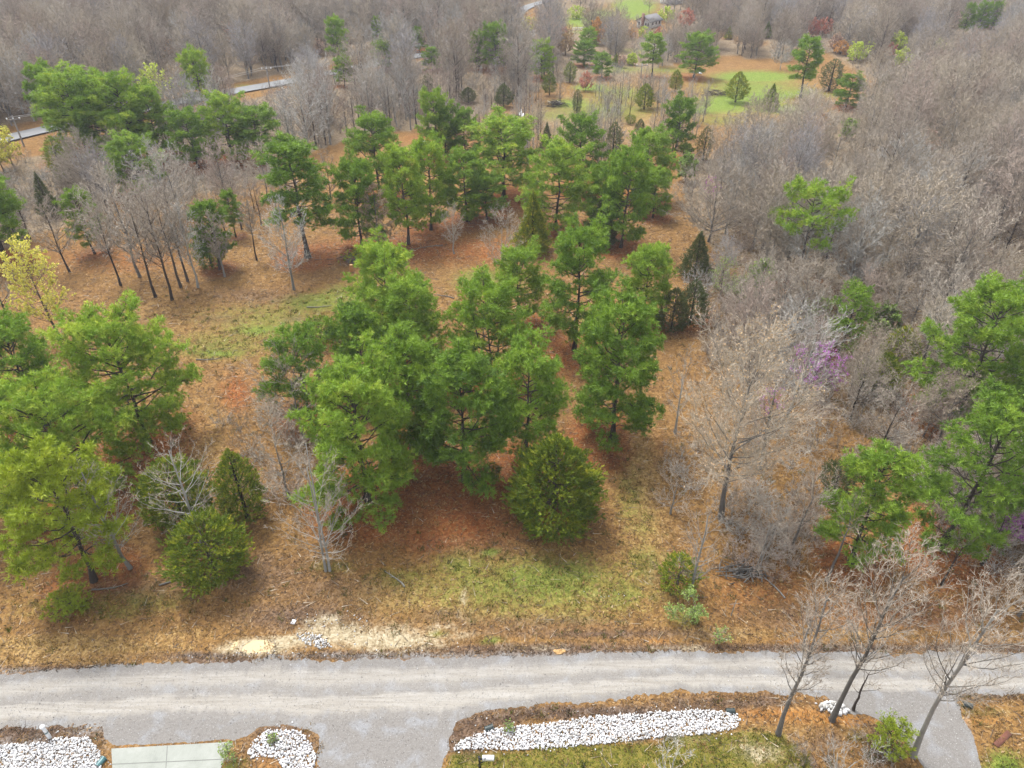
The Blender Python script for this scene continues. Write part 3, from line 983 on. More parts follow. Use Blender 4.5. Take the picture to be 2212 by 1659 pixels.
def sheet(name, F, z, mat, amp=.15, seed=1, thick=0.0):
    return tag(sheet_from(name, outline(F, amp, seed), z, mat, thick), kind='structure')


ROAD_TOP = [(-900, 1478), (0, 1457), (180, 1445), (336, 1434), (500, 1427), (730, 1424), (1106, 1417), (1300, 1411), (1482, 1408), (1800, 1408), (2000, 1408), (2212, 1411), (3200, 1425)]
ROAD_BOT = [(-900, 1605), (0, 1575), (250, 1560), (400, 1556), (700, 1562), (880, 1552), (1000, 1542), (1090, 1532), (1210, 1524), (1413, 1503), (1460, 1497), (1664, 1497), (1770, 1505), (1900, 1508), (2060, 1500), (2212, 1501), (3200, 1512)]

strip('gravel_road', ROAD_TOP, ROAD_BOT, .008, M_ROAD, .24, 16, .07, 4)
sheet('gravel_apron', [(210, 1550), (420, 1548), (700, 1550), (900, 1542), (1085, 1528), (1040, 1540), (985, 1560), (975, 1590), (968, 1620), (950, 1660), (930, 1760), (690, 1760), (680, 1640), (690, 1595), (660, 1580),
                          (610, 1568), (560, 1574), (535, 1592), (505, 1600), (240, 1612), (225, 1590), (222, 1565)], .004, M_DRIVE, .13, 6)
sheet('gravel_driveway', [(1690, 1494), (1780, 1504), (1830, 1540), (1877, 1547), (1935, 1580), (1985, 1640), (2030, 1740), (2190, 1760), (2122, 1659), (2106, 1595), (2076, 1548), (2066, 1515), (2080, 1494)], .0125, M_DRIVE, .11, 8)
# concrete driveway, cast 12 cm thick, with sawn joints between its slabs
conc = [(241, 1618), (505, 1603), (492, 1625), (482, 1645), (476, 1665), (472, 1770), (238, 1770), (243, 1660)]
Q = outline(conc, 0.0, 1, .2)
cdrive = sheet_from('concrete_driveway', Q, .05, M_CONCRETE, .16)
tag(cdrive, kind='structure')
M_JOINT = plain('joint_filler', (.16, .165, .15), .9)
for ja, jb in (((362, 1611), (352, 1770)), ((241, 1652), (481, 1641))):
    ga, gb = ground(*ja), ground(*jb)
    dv = (gb - ga).normalized()
    sd_ = Vector((-dv.y, dv.x, 0)) * .022
    mb = MB()
    q_ = [ga - sd_, gb - sd_, gb + sd_, ga + sd_]
    mb.add([(v.x, v.y, .054 if ja[0] == 362 else .0565) for v in q_], [(0, 1, 2), (0, 2, 3)])
    mb.build('joint', M_JOINT, cdrive)

# the paved county road that winds through the woods
M_PAVE = plain('worn_pale_paving', (.19, .195, .20), .85, var=.12, scale=.4)
FAR_ROAD = [(-900, 545), (-250, 370), (50, 290), (130, 275), (250, 249), (380, 224), (500, 200), (580, 186), (660, 171), (770, 145), (900, 121), (1020, 105), (1110, 94), (1150, 80), (1140, 66), (1120, 52), (1113, 40), (1119, 26), (1136, 15), (1170, 5), (1210, -4)]
fr = F2(FAR_ROAD)
L = np.concatenate([[0], np.cumsum(np.linalg.norm(np.diff(fr, axis=0), axis=1))])
s = np.arange(0, L[-1], 1.5)
c = np.stack([np.interp(s, L, fr[:, 0]), np.interp(s, L, fr[:, 1])], 1)
for _ in range(60):
    c[1:-1] = (c[:-2] + c[1:-1] * 2 + c[2:]) / 4
T = norm(np.gradient(c, axis=0))
nn = np.stack([-T[:, 1], T[:, 0]], 1)
FAR_LINE = c
rows = []
for o in (-2.5, -1.2, 0, 1.2, 2.5):
    q = c + nn * o
    rows.append(np.column_stack([q, height(q[:, 0], q[:, 1]) + .3]))
V = np.stack(rows, 1)
n, k = V.shape[:2]
i = (np.arange(n - 1)[:, None] * k + np.arange(k - 1)[None]).ravel()
mb = MB()
mb.add(V.reshape(-1, 3), np.concatenate([np.stack([i, i + k + 1, i + 1], 1), np.stack([i, i + k, i + k + 1], 1)])[:, ::-1])
tag(mb.build('paved_road', M_PAVE), kind='structure')
# ------------------------------------------------------------------ pines
# base pixel, top row, crown width, opts, label
PINES = [
    (795, 1082, 826, 270, dict(cb=.05, n=60), 'broad dense pine with boughs down to the ground, nearest the road in the middle clump'),
    (1003, 1040, 792, 205, dict(cb=.12, n=54), 'pine with a short dark bare stem between the big front pine and the yellow-green pine'),
    (1137, 1012, 768, 180, dict(cb=.18, n=44), 'yellow-green pine with a straight stem standing right behind the big egg-shaped cedar'),
    (1322, 948, 668, 212, dict(cb=.08, n=60), 'tall egg-shaped pine standing alone at the edge of the middle clump, dark trunk showing'),
    (1058, 832, 638, 190, dict(cb=.22, n=46, forks=3), 'round-topped pine with several dark stems forking from its foot'),
    (1240, 757, 514, 172, dict(cb=.16, n=46), 'tall open pine with a thick black trunk and gaps in its boughs'),
    (846, 735, 546, 160, dict(cb=.10, n=48), 'bright pine with a pointed top at the back of the middle clump, by the grass'),
    (896, 815, 618, 165, dict(cb=.10, n=48), 'dense pine with an uneven top just in front of the pointed clump pine'),
    (893, 975, 742, 175, dict(cb=.10, n=50), 'bright green pine in the heart of the middle clump above the big front pine'),
    (790, 850, 676, 135, dict(cb=.10, n=40), 'pine with drooping yellowish shoots at the clump edge by the small dark cedar'),
    (670, 905, 735, 150, dict(cb=.12, n=34, thin=.8), 'loose yellow-green pine on the clearing side of the clump, bare tree in front of it'),
    (1120, 700, 556, 120, dict(cb=.18, n=38), 'low bright pine top showing beside the open black-trunked pine'),
    (1386, 694, 545, 105, dict(cb=.10, n=42), 'soft pale green pine between the open black-trunked pine and the twin dark cedars'),
    (322, 955, 704, 240, dict(cb=.08, n=62), 'tallest pine of the group beside the clearing, yellow-green side and long low bough'),
    (92, 918, 718, 190, dict(cb=.08, n=50), 'wide pine cut by the photo edge behind the two big clearing-side pines'),
    (190, 1085, 852, 250, dict(cb=.08, n=52, thin=.85), 'spreading pine with bare dead twigs poking out of its blue-green boughs'),
    (203, 1255, 998, 205, dict(cb=.16, n=42, y=1), 'yellow-green pine with a dark slanting stem near the road, small shrub below it'),
    (2066, 905, 638, 232, dict(cb=.06, n=60), 'big bright pine mass with a pointed top at the photo edge'),
    (2030, 1185, 886, 255, dict(cb=.10, n=50, thin=.85), 'broad pine with clumped tops near the purple redbud'),
    (1838, 1216, 994, 165, dict(cb=.12, n=42), 'bright young pine beside the small dark round cedar in the leaf litter'),
    (2190, 990, 770, 150, dict(cb=.06, n=50), 'pine half cut off by the photo edge below the big bright pine mass'),
    (1716, 618, 414, 160, dict(cb=.5, n=26, thin=.9), 'pine with a high dark-green cap standing alone in the grey woods'),
    (1812, 765, 622, 85, dict(cb=.12, n=30, thin=.8), 'thin bright pine among the grey brush near the redbud haze'),
    # the band behind the clearing
    (820, 425, 262, 108, dict(cb=.16), 'bright bushy pine standing apart from the pine band, grey saplings behind'),
    (665, 556, 318, 118, dict(cb=.42), 'tall pine with two-storeyed crown over the white bare tree'),
    (782, 537, 358, 98, dict(cb=.40), 'flat-topped pine over the brown-needled tree'),
    (882, 527, 328, 80, dict(cb=.34, thin=.8), 'slender pine with a thin see-through crown in the pine band'),
    (931, 497, 318, 96, dict(cb=.38), 'pine with a straight dark stem over the sapling by the pine band'),
    (1010, 478, 338, 92, dict(cb=.34), 'mid-height pine in the pine band next to the broadest crown'),
    (1052, 474, 384, 72, dict(cb=.18), 'low yellow-green pine tucked in front of the pine band'),
    (1088, 428, 266, 138, dict(cb=.22, n=52), 'broadest rounded pine crown at the back of the pine band'),
    (1200, 495, 322, 126, dict(cb=.30, n=46), 'wide dark pine of the pine band behind the tall conical cedar'),
    (1252, 412, 262, 96, dict(cb=.20), 'yellow-tipped pine with a sharp top at the back of the pine band'),
    (1386, 432, 292, 94, dict(cb=.26), 'rounded pine leaning at the end of the pine band'),
    (1341, 535, 340, 105, dict(cb=.42), 'pine with a long bare dark stem at the corner of the pine band'),
    (1300, 512, 366, 88, dict(cb=.36), 'pine behind the second conical cedar at the corner of the band'),
    (1410, 470, 372, 66, dict(cb=.26), 'narrow dark pine at the foot of the rounded leaning pine'),
    (944, 338, 205, 66, dict(cb=.34), 'dark round-headed pine, tallest of the three beyond the pine band'),
    (962, 340, 238, 62, dict(cb=.3), 'middle one of the three pines beyond the pine band'),
    (1006, 343, 243, 60, dict(cb=.36), 'lowest of the three pines beyond the pine band, with a thin stem'),
    (1456, 348, 220, 66, dict(cb=.22), 'bright pine by the grey saplings near the woods edge'),
    # the grove by the county road
    (142, 322, 146, 62, dict(cb=.3), 'slim pine at the outer end of the dark grove by the paved road'),
    (196, 345, 166, 138, dict(cb=.12, n=56), 'large dark pine of the grove hiding the paved road'),
    (252, 350, 172, 122, dict(cb=.14, n=52), 'thick pine in the middle of the dark grove'),
    (302, 352, 178, 112, dict(cb=.16, n=48), 'pine with a yellowish bough in the dark grove'),
    (346, 340, 196, 78, dict(cb=.26), 'pine at the inner end of the dark grove beside the road gap'),
    (503, 348, 214, 92, dict(cb=.34), 'round-crowned pine with a leaning dark stem between grove and thicket'),
    (566, 352, 240, 96, dict(cb=.36), 'flat wide pine, last of the row beside the grey thicket'),
    (428, 362, 244, 82, dict(cb=.32), 'pine between the dark grove and the round-crowned pine'),
    (306, 418, 300, 100, dict(cb=.14), 'bright lower pine standing in front of the dark grove'),
    (442, 246, 118, 62, dict(cb=.3), 'tall pine at the edge of the paved road, woods behind'),
    (12, 562, 330, 110, dict(cb=.22, n=48), 'pine cut by the photo edge above the yellow-leafed tree'),
    (475, 582, 442, 62, dict(cb=.22, y=1), 'small bright pine growing out of a dark cedar in the row of thin trees'),
    (205, 548, 416, 52, dict(cb=.3, y=1), 'small thin yellow-green pine among the grey trees beside the clearing'),
    (510, 512, 418, 34, dict(cb=.3, thin=.8), 'very thin young pine among dark poles behind the row of thin trees'),
    # far ones
    (735, 152, 42, 38, dict(cb=.45), 'tall narrow pine rising from the grey woods past the paved road'),
    (745, 186, 126, 40, dict(cb=.2), 'low pine under the tall narrow one at the road verge'),
    (817, 104, 38, 22, dict(cb=.4), 'tiny slim pine in the grey woods next to the pink-budded tree'),
    (906, 112, 62, 30, dict(cb=.25), 'small pine just beyond the overhead wire clearing'),
    (826, 152, 92, 54, dict(cb=.2), 'wide pine in the thin woods this side of the paved road'),
    (934, 152, 106, 50, dict(cb=.2), 'rounded pine beside the bare earth strip in the thin woods'),
    (1069, 153, 56, 60, dict(cb=.34), 'large dark pine below the bend of the paved road'),
    (1030, 150, 74, 42, dict(cb=.25), 'pale pine pressed against the large one below the road bend'),
    (1171, 170, 92, 58, dict(cb=.36), 'bright pine with a thin stem right of the road bend'),
    (1262, 142, 92, 56, dict(cb=.2), 'dark rounded pine in front of the tan-budded tree'),
    (1270, 112, 64, 50, dict(cb=.2), 'pine in front of the tall orange tree'),
    (1300, 168, 118, 50, dict(cb=.25), 'pine behind the red-budded sapling'),
    (1408, 166, 76, 50, dict(cb=.42), 'pine with a thin high crown beside the utility pole with a crossarm'),
    (1498, 168, 78, 80, dict(cb=.32), 'spreading dark pine at the corner of the green field'),
    (1728, 212, 86, 64, dict(cb=.55, thin=.8), 'tall pine with a green cap over brown boughs beside the green field'),
    (1826, 232, 166, 76, dict(cb=.06, y=1), 'bright bushy pine at the edge of the woods next to the leaning cedar'),
    (2080, 74, 12, 34, dict(cb=.2), 'first of three distant pines standing above the grey woods'),
    (2110, 72, 8, 36, dict(cb=.2), 'middle of three distant pines standing above the grey woods'),
    (2140, 64, 8, 34, dict(cb=.2), 'last of three distant pines standing above the grey woods'),
]

PV = []     # shared meshes for the smaller pines: (ratio, crown base, meshes, H, R)
for seed, H, R, cb, n, th in ((101, 13, 3.0, .12, 40, 1.0), (102, 13, 4.4, .10, 50, 1.0), (103, 14, 3.2, .18, 52, 1.0), (104, 14, 2.4, .2, 46, 1.0), (105, 12, 3.9, .14, 50, 1.0), (106, 14, 2.2, .16, 36, .8), (107, 13, 2.7, .3, 38, 1.0)):
    wood, ndl = gen_pine(seed, H, R, cb, n, 9, thin=th)
    PV.append((R * 2 / H, cb, wood.mesh('trunk', M_BARK_DARK, True), ndl.mesh('crown', M_PINE), H, R))

PINE_SPOTS = []
rs = np.random.default_rng(77)
for i, (bx, by, ty, w, o, lab) in enumerate(PINES):
    b, H, Wd = tree_size(bx, by, ty, w * (1.16 if 22 < i < 57 else .95))
    PINE_SPOTS.append((b.x, b.y, Wd * .55))
    grp = 'pine trees on the cleared land'
    if i < 23:
        wood, ndl = gen_pine(200 + i, H, Wd * .5, o.get('cb', .14), o.get('n', 42), 9 if i < 17 else 8, thin=o.get('thin', 1.0), forks=o.get('forks', 1))
        Wd *= 1.0
        put_tree('pine_tree', b, [('trunk', wood, M_BARK_DARK, True), ('crown', ndl, M_PINE_Y if o.get('y') else M_PINE, False)], lab, 'pine tree', grp)
    else:
        ratio, cb = Wd / H, o.get('cb', .2)
        v = min(PV, key=lambda q: abs(math.log(q[0] / ratio)) * 1.3 + abs(q[1] - cb * .75) * 2.0 + rs.uniform(0, .12))
        put_copy('pine_tree', b, [('trunk', v[2]), ('crown', v[3])], lab, 'pine tree', grp, rs.uniform(0, 6.28), Wd / (2 * v[5]), H / v[4])

# ------------------------------------------------------------------ cedars
CEDARS = [
    (1195, 1178, 944, 205, 'egg', 0, 'large egg-shaped cedar in the open grass, the biggest round evergreen'),
    (465, 1290, 1132, 172, 'ball', 0, 'rounded cedar with golden tips at the road-side, under the pale bare tree'),
    (400, 1165, 1004, 150, 'ball', 0, 'dark cedar seen through the bare branches of the pale tree'),
    (535, 1145, 972, 100, 'egg', 0, 'dark cedar between the clearing and the twin-stemmed bare tree'),
    (695, 756, 690, 84, 'ball', 0, 'small dark rounded cedar on the clearing edge of the pine clump'),
    (772, 714, 660, 66, 'ball', 0, 'low dark cedar half hidden at the back of the pine clump'),
    (1450, 724, 622, 74, 'egg', 1, 'left half of the twin dark cedars at the edge of the grey woods'),
    (1490, 712, 604, 70, 'egg', 1, 'right half of the twin dark cedars at the edge of the grey woods'),
    (1150, 556, 414, 88, 'cone', 0, 'tall conical dark green cedar in front of the pine band'),
    (1294, 542, 426, 80, 'cone', 1, 'second conical cedar, browner, below the corner of the pine band'),
    (458, 586, 488, 62, 'egg', 0, 'dark cedar at the foot of the small bright pine'),
    (1934, 802, 704, 78, 'egg', 0, 'dark dome-shaped cedar between the big bright pine mass and the grey trees'),
    (1890, 866, 762, 92, 'egg', 0, 'bushy cedar just below the dome-shaped one'),
    (1800, 1082, 1004, 78, 'ball', 1, 'small dull dark cedar with bare twigs, next to the bright young pine'),
    (1462, 1292, 1198, 88, 'egg', 0, 'dark cedar behind the thin pale tree at the road bank'),
    (1500, 608, 500, 78, 'cone', 1, 'dull green cedar in front of the wide bare crown'),
    (1588, 221, 154, 48, 'egg', 0, 'neat egg-shaped cedar on a stem in the green field'),
    (1662, 237, 180, 42, 'cone', 0, 'cedar with side boughs leaning out, second one in the green field'),
    (1790, 196, 126, 48, 'column', 1, 'leaning brownish cedar at the far edge of the green field'),
    (1458, 198, 150, 30, 'egg', 0, 'small cedar on a thin stem beside the spreading dark pine'),
    (1391, 236, 180, 42, 'egg', 0, 'cedar with dark pointed head behind the pale saplings'),
    (1187, 206, 154, 30, 'egg', 0, 'small pointed cedar on a bare stem by the grassy strip'),
    (1246, 243, 192, 22, 'column', 1, 'thin grey-green cedar on the pale grass'),
    (1231, 178, 132, 28, 'column', 0, 'dark slim cedar in the shade below the road bend'),
    (1330, 142, 116, 26, 'cone', 0, 'tiny dark cedar next to the lime-yellow tree'),
    (1518, 346, 272, 36, 'column', 1, 'dark crooked cedar leaning at the end of the sapling field'),
    (1322, 352, 262, 38, 'column', 1, 'dark cedar behind the pale dead-looking tree'),
    (1180, 336, 264, 38, 'cone', 1, 'brown-tipped cedar sticking up behind the pine band'),
    (925, 206, 158, 28, 'column', 1, 'narrow cedar in the thin woods beside a white-stemmed tree'),
    (1088, 232, 180, 40, 'egg', 1, 'dark cedar on the thin woods edge beside a leaning trunk'),
    (1012, 222, 188, 36, 'egg', 1, 'dull cedar among the tan saplings'),
    (1573, 84, 56, 22, 'cone', 0, 'tiny dark cedar near the orange-budded trees'),
    (1655, 82, 46, 26, 'cone', 0, 'dark cedar above the pale grey trees of the far field'),
    (1362, 268, 248, 24, 'ball', 0, 'tiny round cedar on the sapling field'),
    (1381, 292, 256, 22, 'egg', 1, 'tiny grey-green cedar on a stem in the sapling field'),
    (2092, 168, 134, 22, 'column', 1, 'dark leaning cedar standing alone in the far grey woods'),
    (1905, 196, 158, 26, 'column', 1, 'dull dark cedar beyond the bright bushy field-edge pine'),
    (112, 468, 372, 52, 'cone', 1, 'dark cedar behind the dusky round bare tree'),
    (142, 392, 292, 50, 'column', 0, 'dark cedar at the foot of the grove by the paved road'),
    (1432, 1168 + 0, 1168 - 1, 1, '', 0, ''),
]
CEDARS = [c for c in CEDARS if c[6]]
CV = []
for seed, H, R, shp in ((301, 7, 2.2, 'egg'), (302, 8, 2.0, 'cone'), (303, 8, 1.6, 'column'), (304, 5, 2.2, 'ball')):
    wood, lf = gen_cedar(seed, H, R, shp, .8, .12 if shp == 'egg' else .05, .2)
    CV.append((shp, wood.mesh('trunk', M_BARK_DARK, True), lf.mesh('crown', M_CEDAR), lf.mesh('crown', M_CEDAR_D), H, R))
for i, (bx, by, ty, w, shp, dull, lab) in enumerate(CEDARS):
    b, H, Wd = tree_size(bx, by - (.36 * w * math.sin(PITCH + math.atan((by - CY) / FPX)) if i < 16 else 0), ty, w * .97)
    grp = 'cedar trees on the cleared land'
    if i < 16:
        wood, lf = gen_cedar(320 + i, H, Wd * .5, shp, 1.15 if i < 4 else .95, .0 if i < 3 else .03, .13 if i == 0 else .17)
        put_tree('cedar_tree', b, [('trunk', wood, M_BARK_DARK, True), ('crown', lf, M_CEDAR_D if dull else M_CEDAR, False)], lab, 'cedar tree', grp)
    else:
        v = next(q for q in CV if q[0] == shp)
        put_copy('cedar_tree', b, [('trunk', v[1]), ('crown', v[3] if dull else v[2])], lab, 'cedar tree', grp, rs.uniform(0, 6.28), Wd / (2 * v[5]), H / v[4])

# ------------------------------------------------------------------ bare trees one can point to
# base pixel, top row, crown width, bark, builder options, label
BG = 'bare trees standing on their own'
BARE = [
    (1557, 1120, 686, 310, 'grey', dict(fork=.27, limbs=40, subs=16, thirds=6, twigs=7, top=.72, rise=.85, leaf=M_BUFF, leaf_n=3200, leaf_size=.12), 'great spreading bare tree with a dark lower trunk and dry buff leaves in its crown'),
    (708, 1234, 968, 190, 'pale', dict(fork=.2, limbs=40, subs=7, stems=2, rise=.95, top=.9), 'twin-stemmed pale grey bare tree by the road-side clump of pines'),
    (282, 1228, 984, 150, 'pale', dict(fork=.24, limbs=30, subs=7, rise=.95, top=.9), 'pale bare tree with a clean grey stem between the slanting pine and the cedars'),
    (436, 1178, 946, 170, 'pale', dict(fork=.22, limbs=32, subs=7, rise=.7, top=.88), 'pale bare tree spreading its branches over the dark rounded cedar'),
    (635, 626, 420, 112, 'pale', dict(fork=.24, limbs=34, subs=8, rise=1.0, top=.9), 'whitish bare tree standing alone at the back edge of the clearing'),
    (1082, 590, 438, 104, 'pale', dict(fork=.14, limbs=24, subs=10, stems=2, rise=.8), 'whitish forked bare tree beside the tall conical cedar'),
    (981, 548, 436, 52, 'pale', dict(fork=.25, limbs=16, rise=1.2), 'slim pale bare tree in front of the pine band stems'),
    (1493, 1286, 1082, 108, 'pale', dict(fork=.2, limbs=24, rise=1.1, top=.85, subs=6), 'thin pale bare tree in front of the dark road-bank cedar'),
    (1681, 1586, 1226, 128, 'grey', dict(fork=.36, limbs=28, subs=8, top=.85, rise=1.3, thirds=6, twigs=4), 'tall thin bare tree at the lawn corner, first of three leaning over the gravel road'),
    (1797, 1556, 1134, 170, 'grey', dict(fork=.40, limbs=34, subs=8, top=.8, rise=1.45, thirds=6, twigs=4), 'tallest bare tree over the gravel road, rough trunk beside a small rock pile'),
    (1972, 1634, 1212, 190, 'grey', dict(fork=.38, limbs=30, subs=8, top=.8, rise=1.3, thirds=6, twigs=4), 'stout bare tree with a mossy dark trunk at the edge of the gravel driveway'),
    (1843, 1534, 1406, 70, 'dark', dict(fork=.3, limbs=9, subs=4, thirds=3, twigs=3, rise=.8), 'thin dark sapling with long side shoots at the mouth of the gravel driveway'),
    (657, 945, 742, 210, 'grey', dict(fork=.28, limbs=24, subs=9, rise=.8), 'grey bare tree growing through the loose yellow-green pine'),
    (625, 1075, 880, 170, 'grey', dict(fork=.25, limbs=20, subs=9, rise=.7), 'twiggy grey-brown bare tree between the clearing track and the big front pine'),
    (1968, 704, 548, 180, 'grey', dict(fork=.25, limbs=22, subs=10, rise=.9), 'pale-stemmed wide bare tree in the grey woods'),
    (1530, 522, 326, 215, 'grey', dict(fork=.16, limbs=30, subs=12, thirds=6, rise=.75), 'widest fan-shaped bare crown at the edge of the grey woods'),
    (1727, 622, 432, 130, 'pale', dict(fork=.36, limbs=20, subs=8, rise=1.1), 'pale bare tree in front of the pine with the dark-green cap'),
    (1892, 992, 812, 130, 'dark', dict(fork=.3, limbs=18, subs=8, rise=.8), 'bare tree with a black trunk and pale dead limbs below the bushy cedar'),
    (1458, 935, 748, 80, 'pale', dict(fork=.25, limbs=14, subs=7, rise=1.0), 'pale thin bare tree between the tall egg-shaped pine and the great spreading tree'),
    (1448, 1110, 1000, 110, 'grey', dict(fork=.15, limbs=14, subs=8, rise=.8), 'low twiggy bare tree beside the great spreading tree foot'),
    (1640, 1015, 700, 190, 'grey', dict(fork=.3, limbs=22, subs=10, rise=.9), 'bare tree with a lilac haze of twigs behind the great spreading tree'),
    (1700, 900, 640, 170, 'pale', dict(fork=.25, limbs=22, subs=10, rise=1.1), 'upright pale bare tree in front of the purple redbud haze'),
    (2034, 1264, 1128, 80, 'dark', dict(fork=.35, limbs=12, subs=6, rise=.8), 'small bare tree with a slanting dark stem in the brown leaf litter'),
    (1785, 1255, 1060, 60, 'grey', dict(fork=.5, limbs=9, subs=5, rise=1.), 'long thin grey pole tree leaning under the bright young pine'),
    (1640, 1232, 1060, 120, 'grey', dict(fork=.1, limbs=18, subs=10, stems=3, rise=.8), 'many-stemmed bushy bare tree rising from the dead brush heap'),
    (1710, 1190, 990, 90, 'grey', dict(fork=.35, limbs=13, subs=8, rise=1.0), 'slender bare tree behind the dead brush heap'),
    (1447, 1700, 1585, 90, 'pale', dict(fork=.12, limbs=12, subs=4, stems=2, rise=.9), 'pale leafless sapling at the bottom of the lawn'),
    (1780, 1730, 1560, 110, 'pale', dict(fork=.12, limbs=14, subs=5, stems=3, rise=1.0), 'pale many-stemmed leafless shrub below the tallest road-side tree'),
    (2120, 1220, 1060, 110, 'dark', dict(fork=.3, limbs=14, subs=8, rise=.8), 'bare tree with a thick black trunk next to the purple redbud'),
    (2200, 1330, 1180, 110, 'grey', dict(fork=.25, limbs=16, subs=8, rise=.9), 'twiggy bare tree over the road bank at the photo edge'),
    (1735, 1395, 1270, 70, 'grey', dict(fork=.2, limbs=12, subs=6, rise=1.0), 'small bare tree on the road bank behind the first tall thin one'),
    # the row of thin trees behind the clearing
    (33, 722, 560, 80, 'dark', dict(fork=.4, limbs=18, subs=8, top=.8, rise=1.1), 'thin dark bare tree next to the yellow-leafed tree at the photo edge'),
    (150, 587, 420, 110, 'dark', dict(fork=.3, limbs=28, subs=10, top=.8, rise=.9), 'dusky wide bare tree with a crooked black stem behind the yellow-leafed tree'),
    (261, 617, 430, 84, 'dark', dict(fork=.4, limbs=20, subs=9, top=.8, rise=1.1), 'bare tree with a green tuft on its black stem, first in the thin row'),
    (302, 598, 346, 150, 'grey', dict(fork=.3, limbs=40, subs=12, top=.8, rise=1.3), 'tall pale pinkish bare tree towering over the thin row'),
    (336, 642, 412, 104, 'dark', dict(fork=.35, limbs=24, subs=10, top=.8, rise=1.2), 'bare tree of the thin row with a pale upper stem'),
    (372, 648, 402, 112, 'dark', dict(fork=.4, limbs=28, subs=11, top=.8, rise=1.1), 'foremost tree of the thin row with a two-tone stem'),
    (391, 621, 392, 112, 'dark', dict(fork=.4, limbs=28, subs=11, top=.8, rise=1.0), 'pinkish twiggy tree of the thin row beside the foremost one'),
    (406, 608, 404, 92, 'dark', dict(fork=.45, limbs=22, subs=9, top=.8, rise=1.2), 'straight black-stemmed tree near the end of the thin row'),
    (428, 621, 430, 72, 'pale', dict(fork=.3, limbs=22, subs=9, top=.8, rise=1.2), 'whitish slim tree at the end of the thin row by the dark cedar'),
    (486, 598, 452, 70, 'grey', dict(fork=.3, limbs=24, subs=9, top=.8, rise=1.1), 'grey slim tree standing in front of the dark cedar of the thin row'),
    (170, 424, 336, 92, 'dark', dict(fork=.15, limbs=44, subs=15, top=.8, rise=.9), 'dusky dense bare tree, rounded, in front of the dark grove'),
    (555, 562, 432, 40, 'dark', dict(fork=.5, limbs=18, subs=8, top=.8, rise=1.3), 'dark pole of a tree behind the whitish lone one'),
    (715, 430, 318, 58, 'dark', dict(fork=.15, limbs=18, subs=10, rise=1.0), 'dark dense twiggy tree near the two-storeyed pine'),
    (1332, 336, 268, 60, 'pale', dict(fork=.2, limbs=16, subs=7, rise=.8), 'pale dead-looking tree with heavy crooked limbs behind the pine band'),
    (1430, 232, 192, 46, 'pale', dict(fork=.22, limbs=18, subs=9, rise=.9), 'round whitish bare tree beside the cedar with dark pointed head'),
    (1312, 236, 172, 44, 'pale', dict(fork=.25, limbs=16, subs=7, rise=1.3), 'upright whitish trees clump in front of the far pines'),
    (1735, 224, 176, 40, 'pale', dict(fork=.3, limbs=14, subs=6, rise=1.1), 'whitish slim tree leaning beside the tall green-capped pine'),
    (1685, 150, 84, 60, 'pale', dict(fork=.25, limbs=20, subs=10, rise=1.0), 'silvery bare tree at the back of the green field'),
    (198, 176, 92, 90, 'pale', dict(fork=.3, limbs=16, subs=7, rise=.9), 'white-limbed sycamore standing out of the grey woods'),
    (1232, 90, 50, 36, 'dark', dict(fork=.3, limbs=14, subs=7, rise=.9), 'dark bare tree beside the bend of the paved road'),
    (1333, 60, -12, 44, 'dark', dict(fork=.3, limbs=14, subs=7, rise=.9), 'tall dark bare tree at the corner of the bright lawn by the house'),
    (1372, 78, 30, 30, 'grey', dict(fork=.2, limbs=16, subs=8, rise=1.0), 'grey bare tree half hiding the end wall of the white house'),
    (1404, 84, 34, 34, 'pale', dict(fork=.2, limbs=16, subs=8, rise=1.0), 'pale bare tree in front of the roofed side of the white house'),
    (1350, 84, 34, 34, 'grey', dict(fork=.2, limbs=16, subs=8, rise=1.0), 'grey bare tree between the orange tree and the white house'),
    (1402, 28, -22, 36, 'dark', dict(fork=.3, limbs=14, subs=7, rise=.9), 'bare tree standing on the bright lawn behind the house'),
]
BK = {'pale': (M_BARK_PALE, M_TWIG_PALE), 'grey': (M_BARK_GREY, M_TWIG), 'dark': (M_BARK_DARK, M_TWIG)}
BARE_PLACES = []
for i, (bx, by, ty, w, bk, o, lab) in enumerate(BARE):
    b, H, Wd = tree_size(bx, by, ty, w)
    o = dict(o)
    lm = o.pop('leaf', None)
    hero = i < 14
    if 1 <= i <= 7: o.setdefault('thirds', 5); o.setdefault('twigs', 5)
    twm = M_TWIG_TAN if i == 0 else M_TWIG if 1 <= i <= 7 and i != 4 else M_TWIG if i in (8, 9, 10) else BK[bk][1]
    if 8 <= i <= 10: o['trunk_r'] = .0085 * H + .01
    wood, twg, lvs, limbs = gen_bare(400 + i, H, Wd * .5, split_limbs=hero, tw=.0062 + (.00018 if 30 < i < 43 else .0001) * b.y, leaf=lm, **o)
    put_tree('bare_tree', b, [('trunk', wood, BK[bk][0], True), ('crown', twg, twm, False), ('leaves', lvs, lm, False)], lab, 'bare tree', BG, limbs=limbs, limb_mat=BK[bk][0])
    BARE_PLACES.append((b.x, b.y))

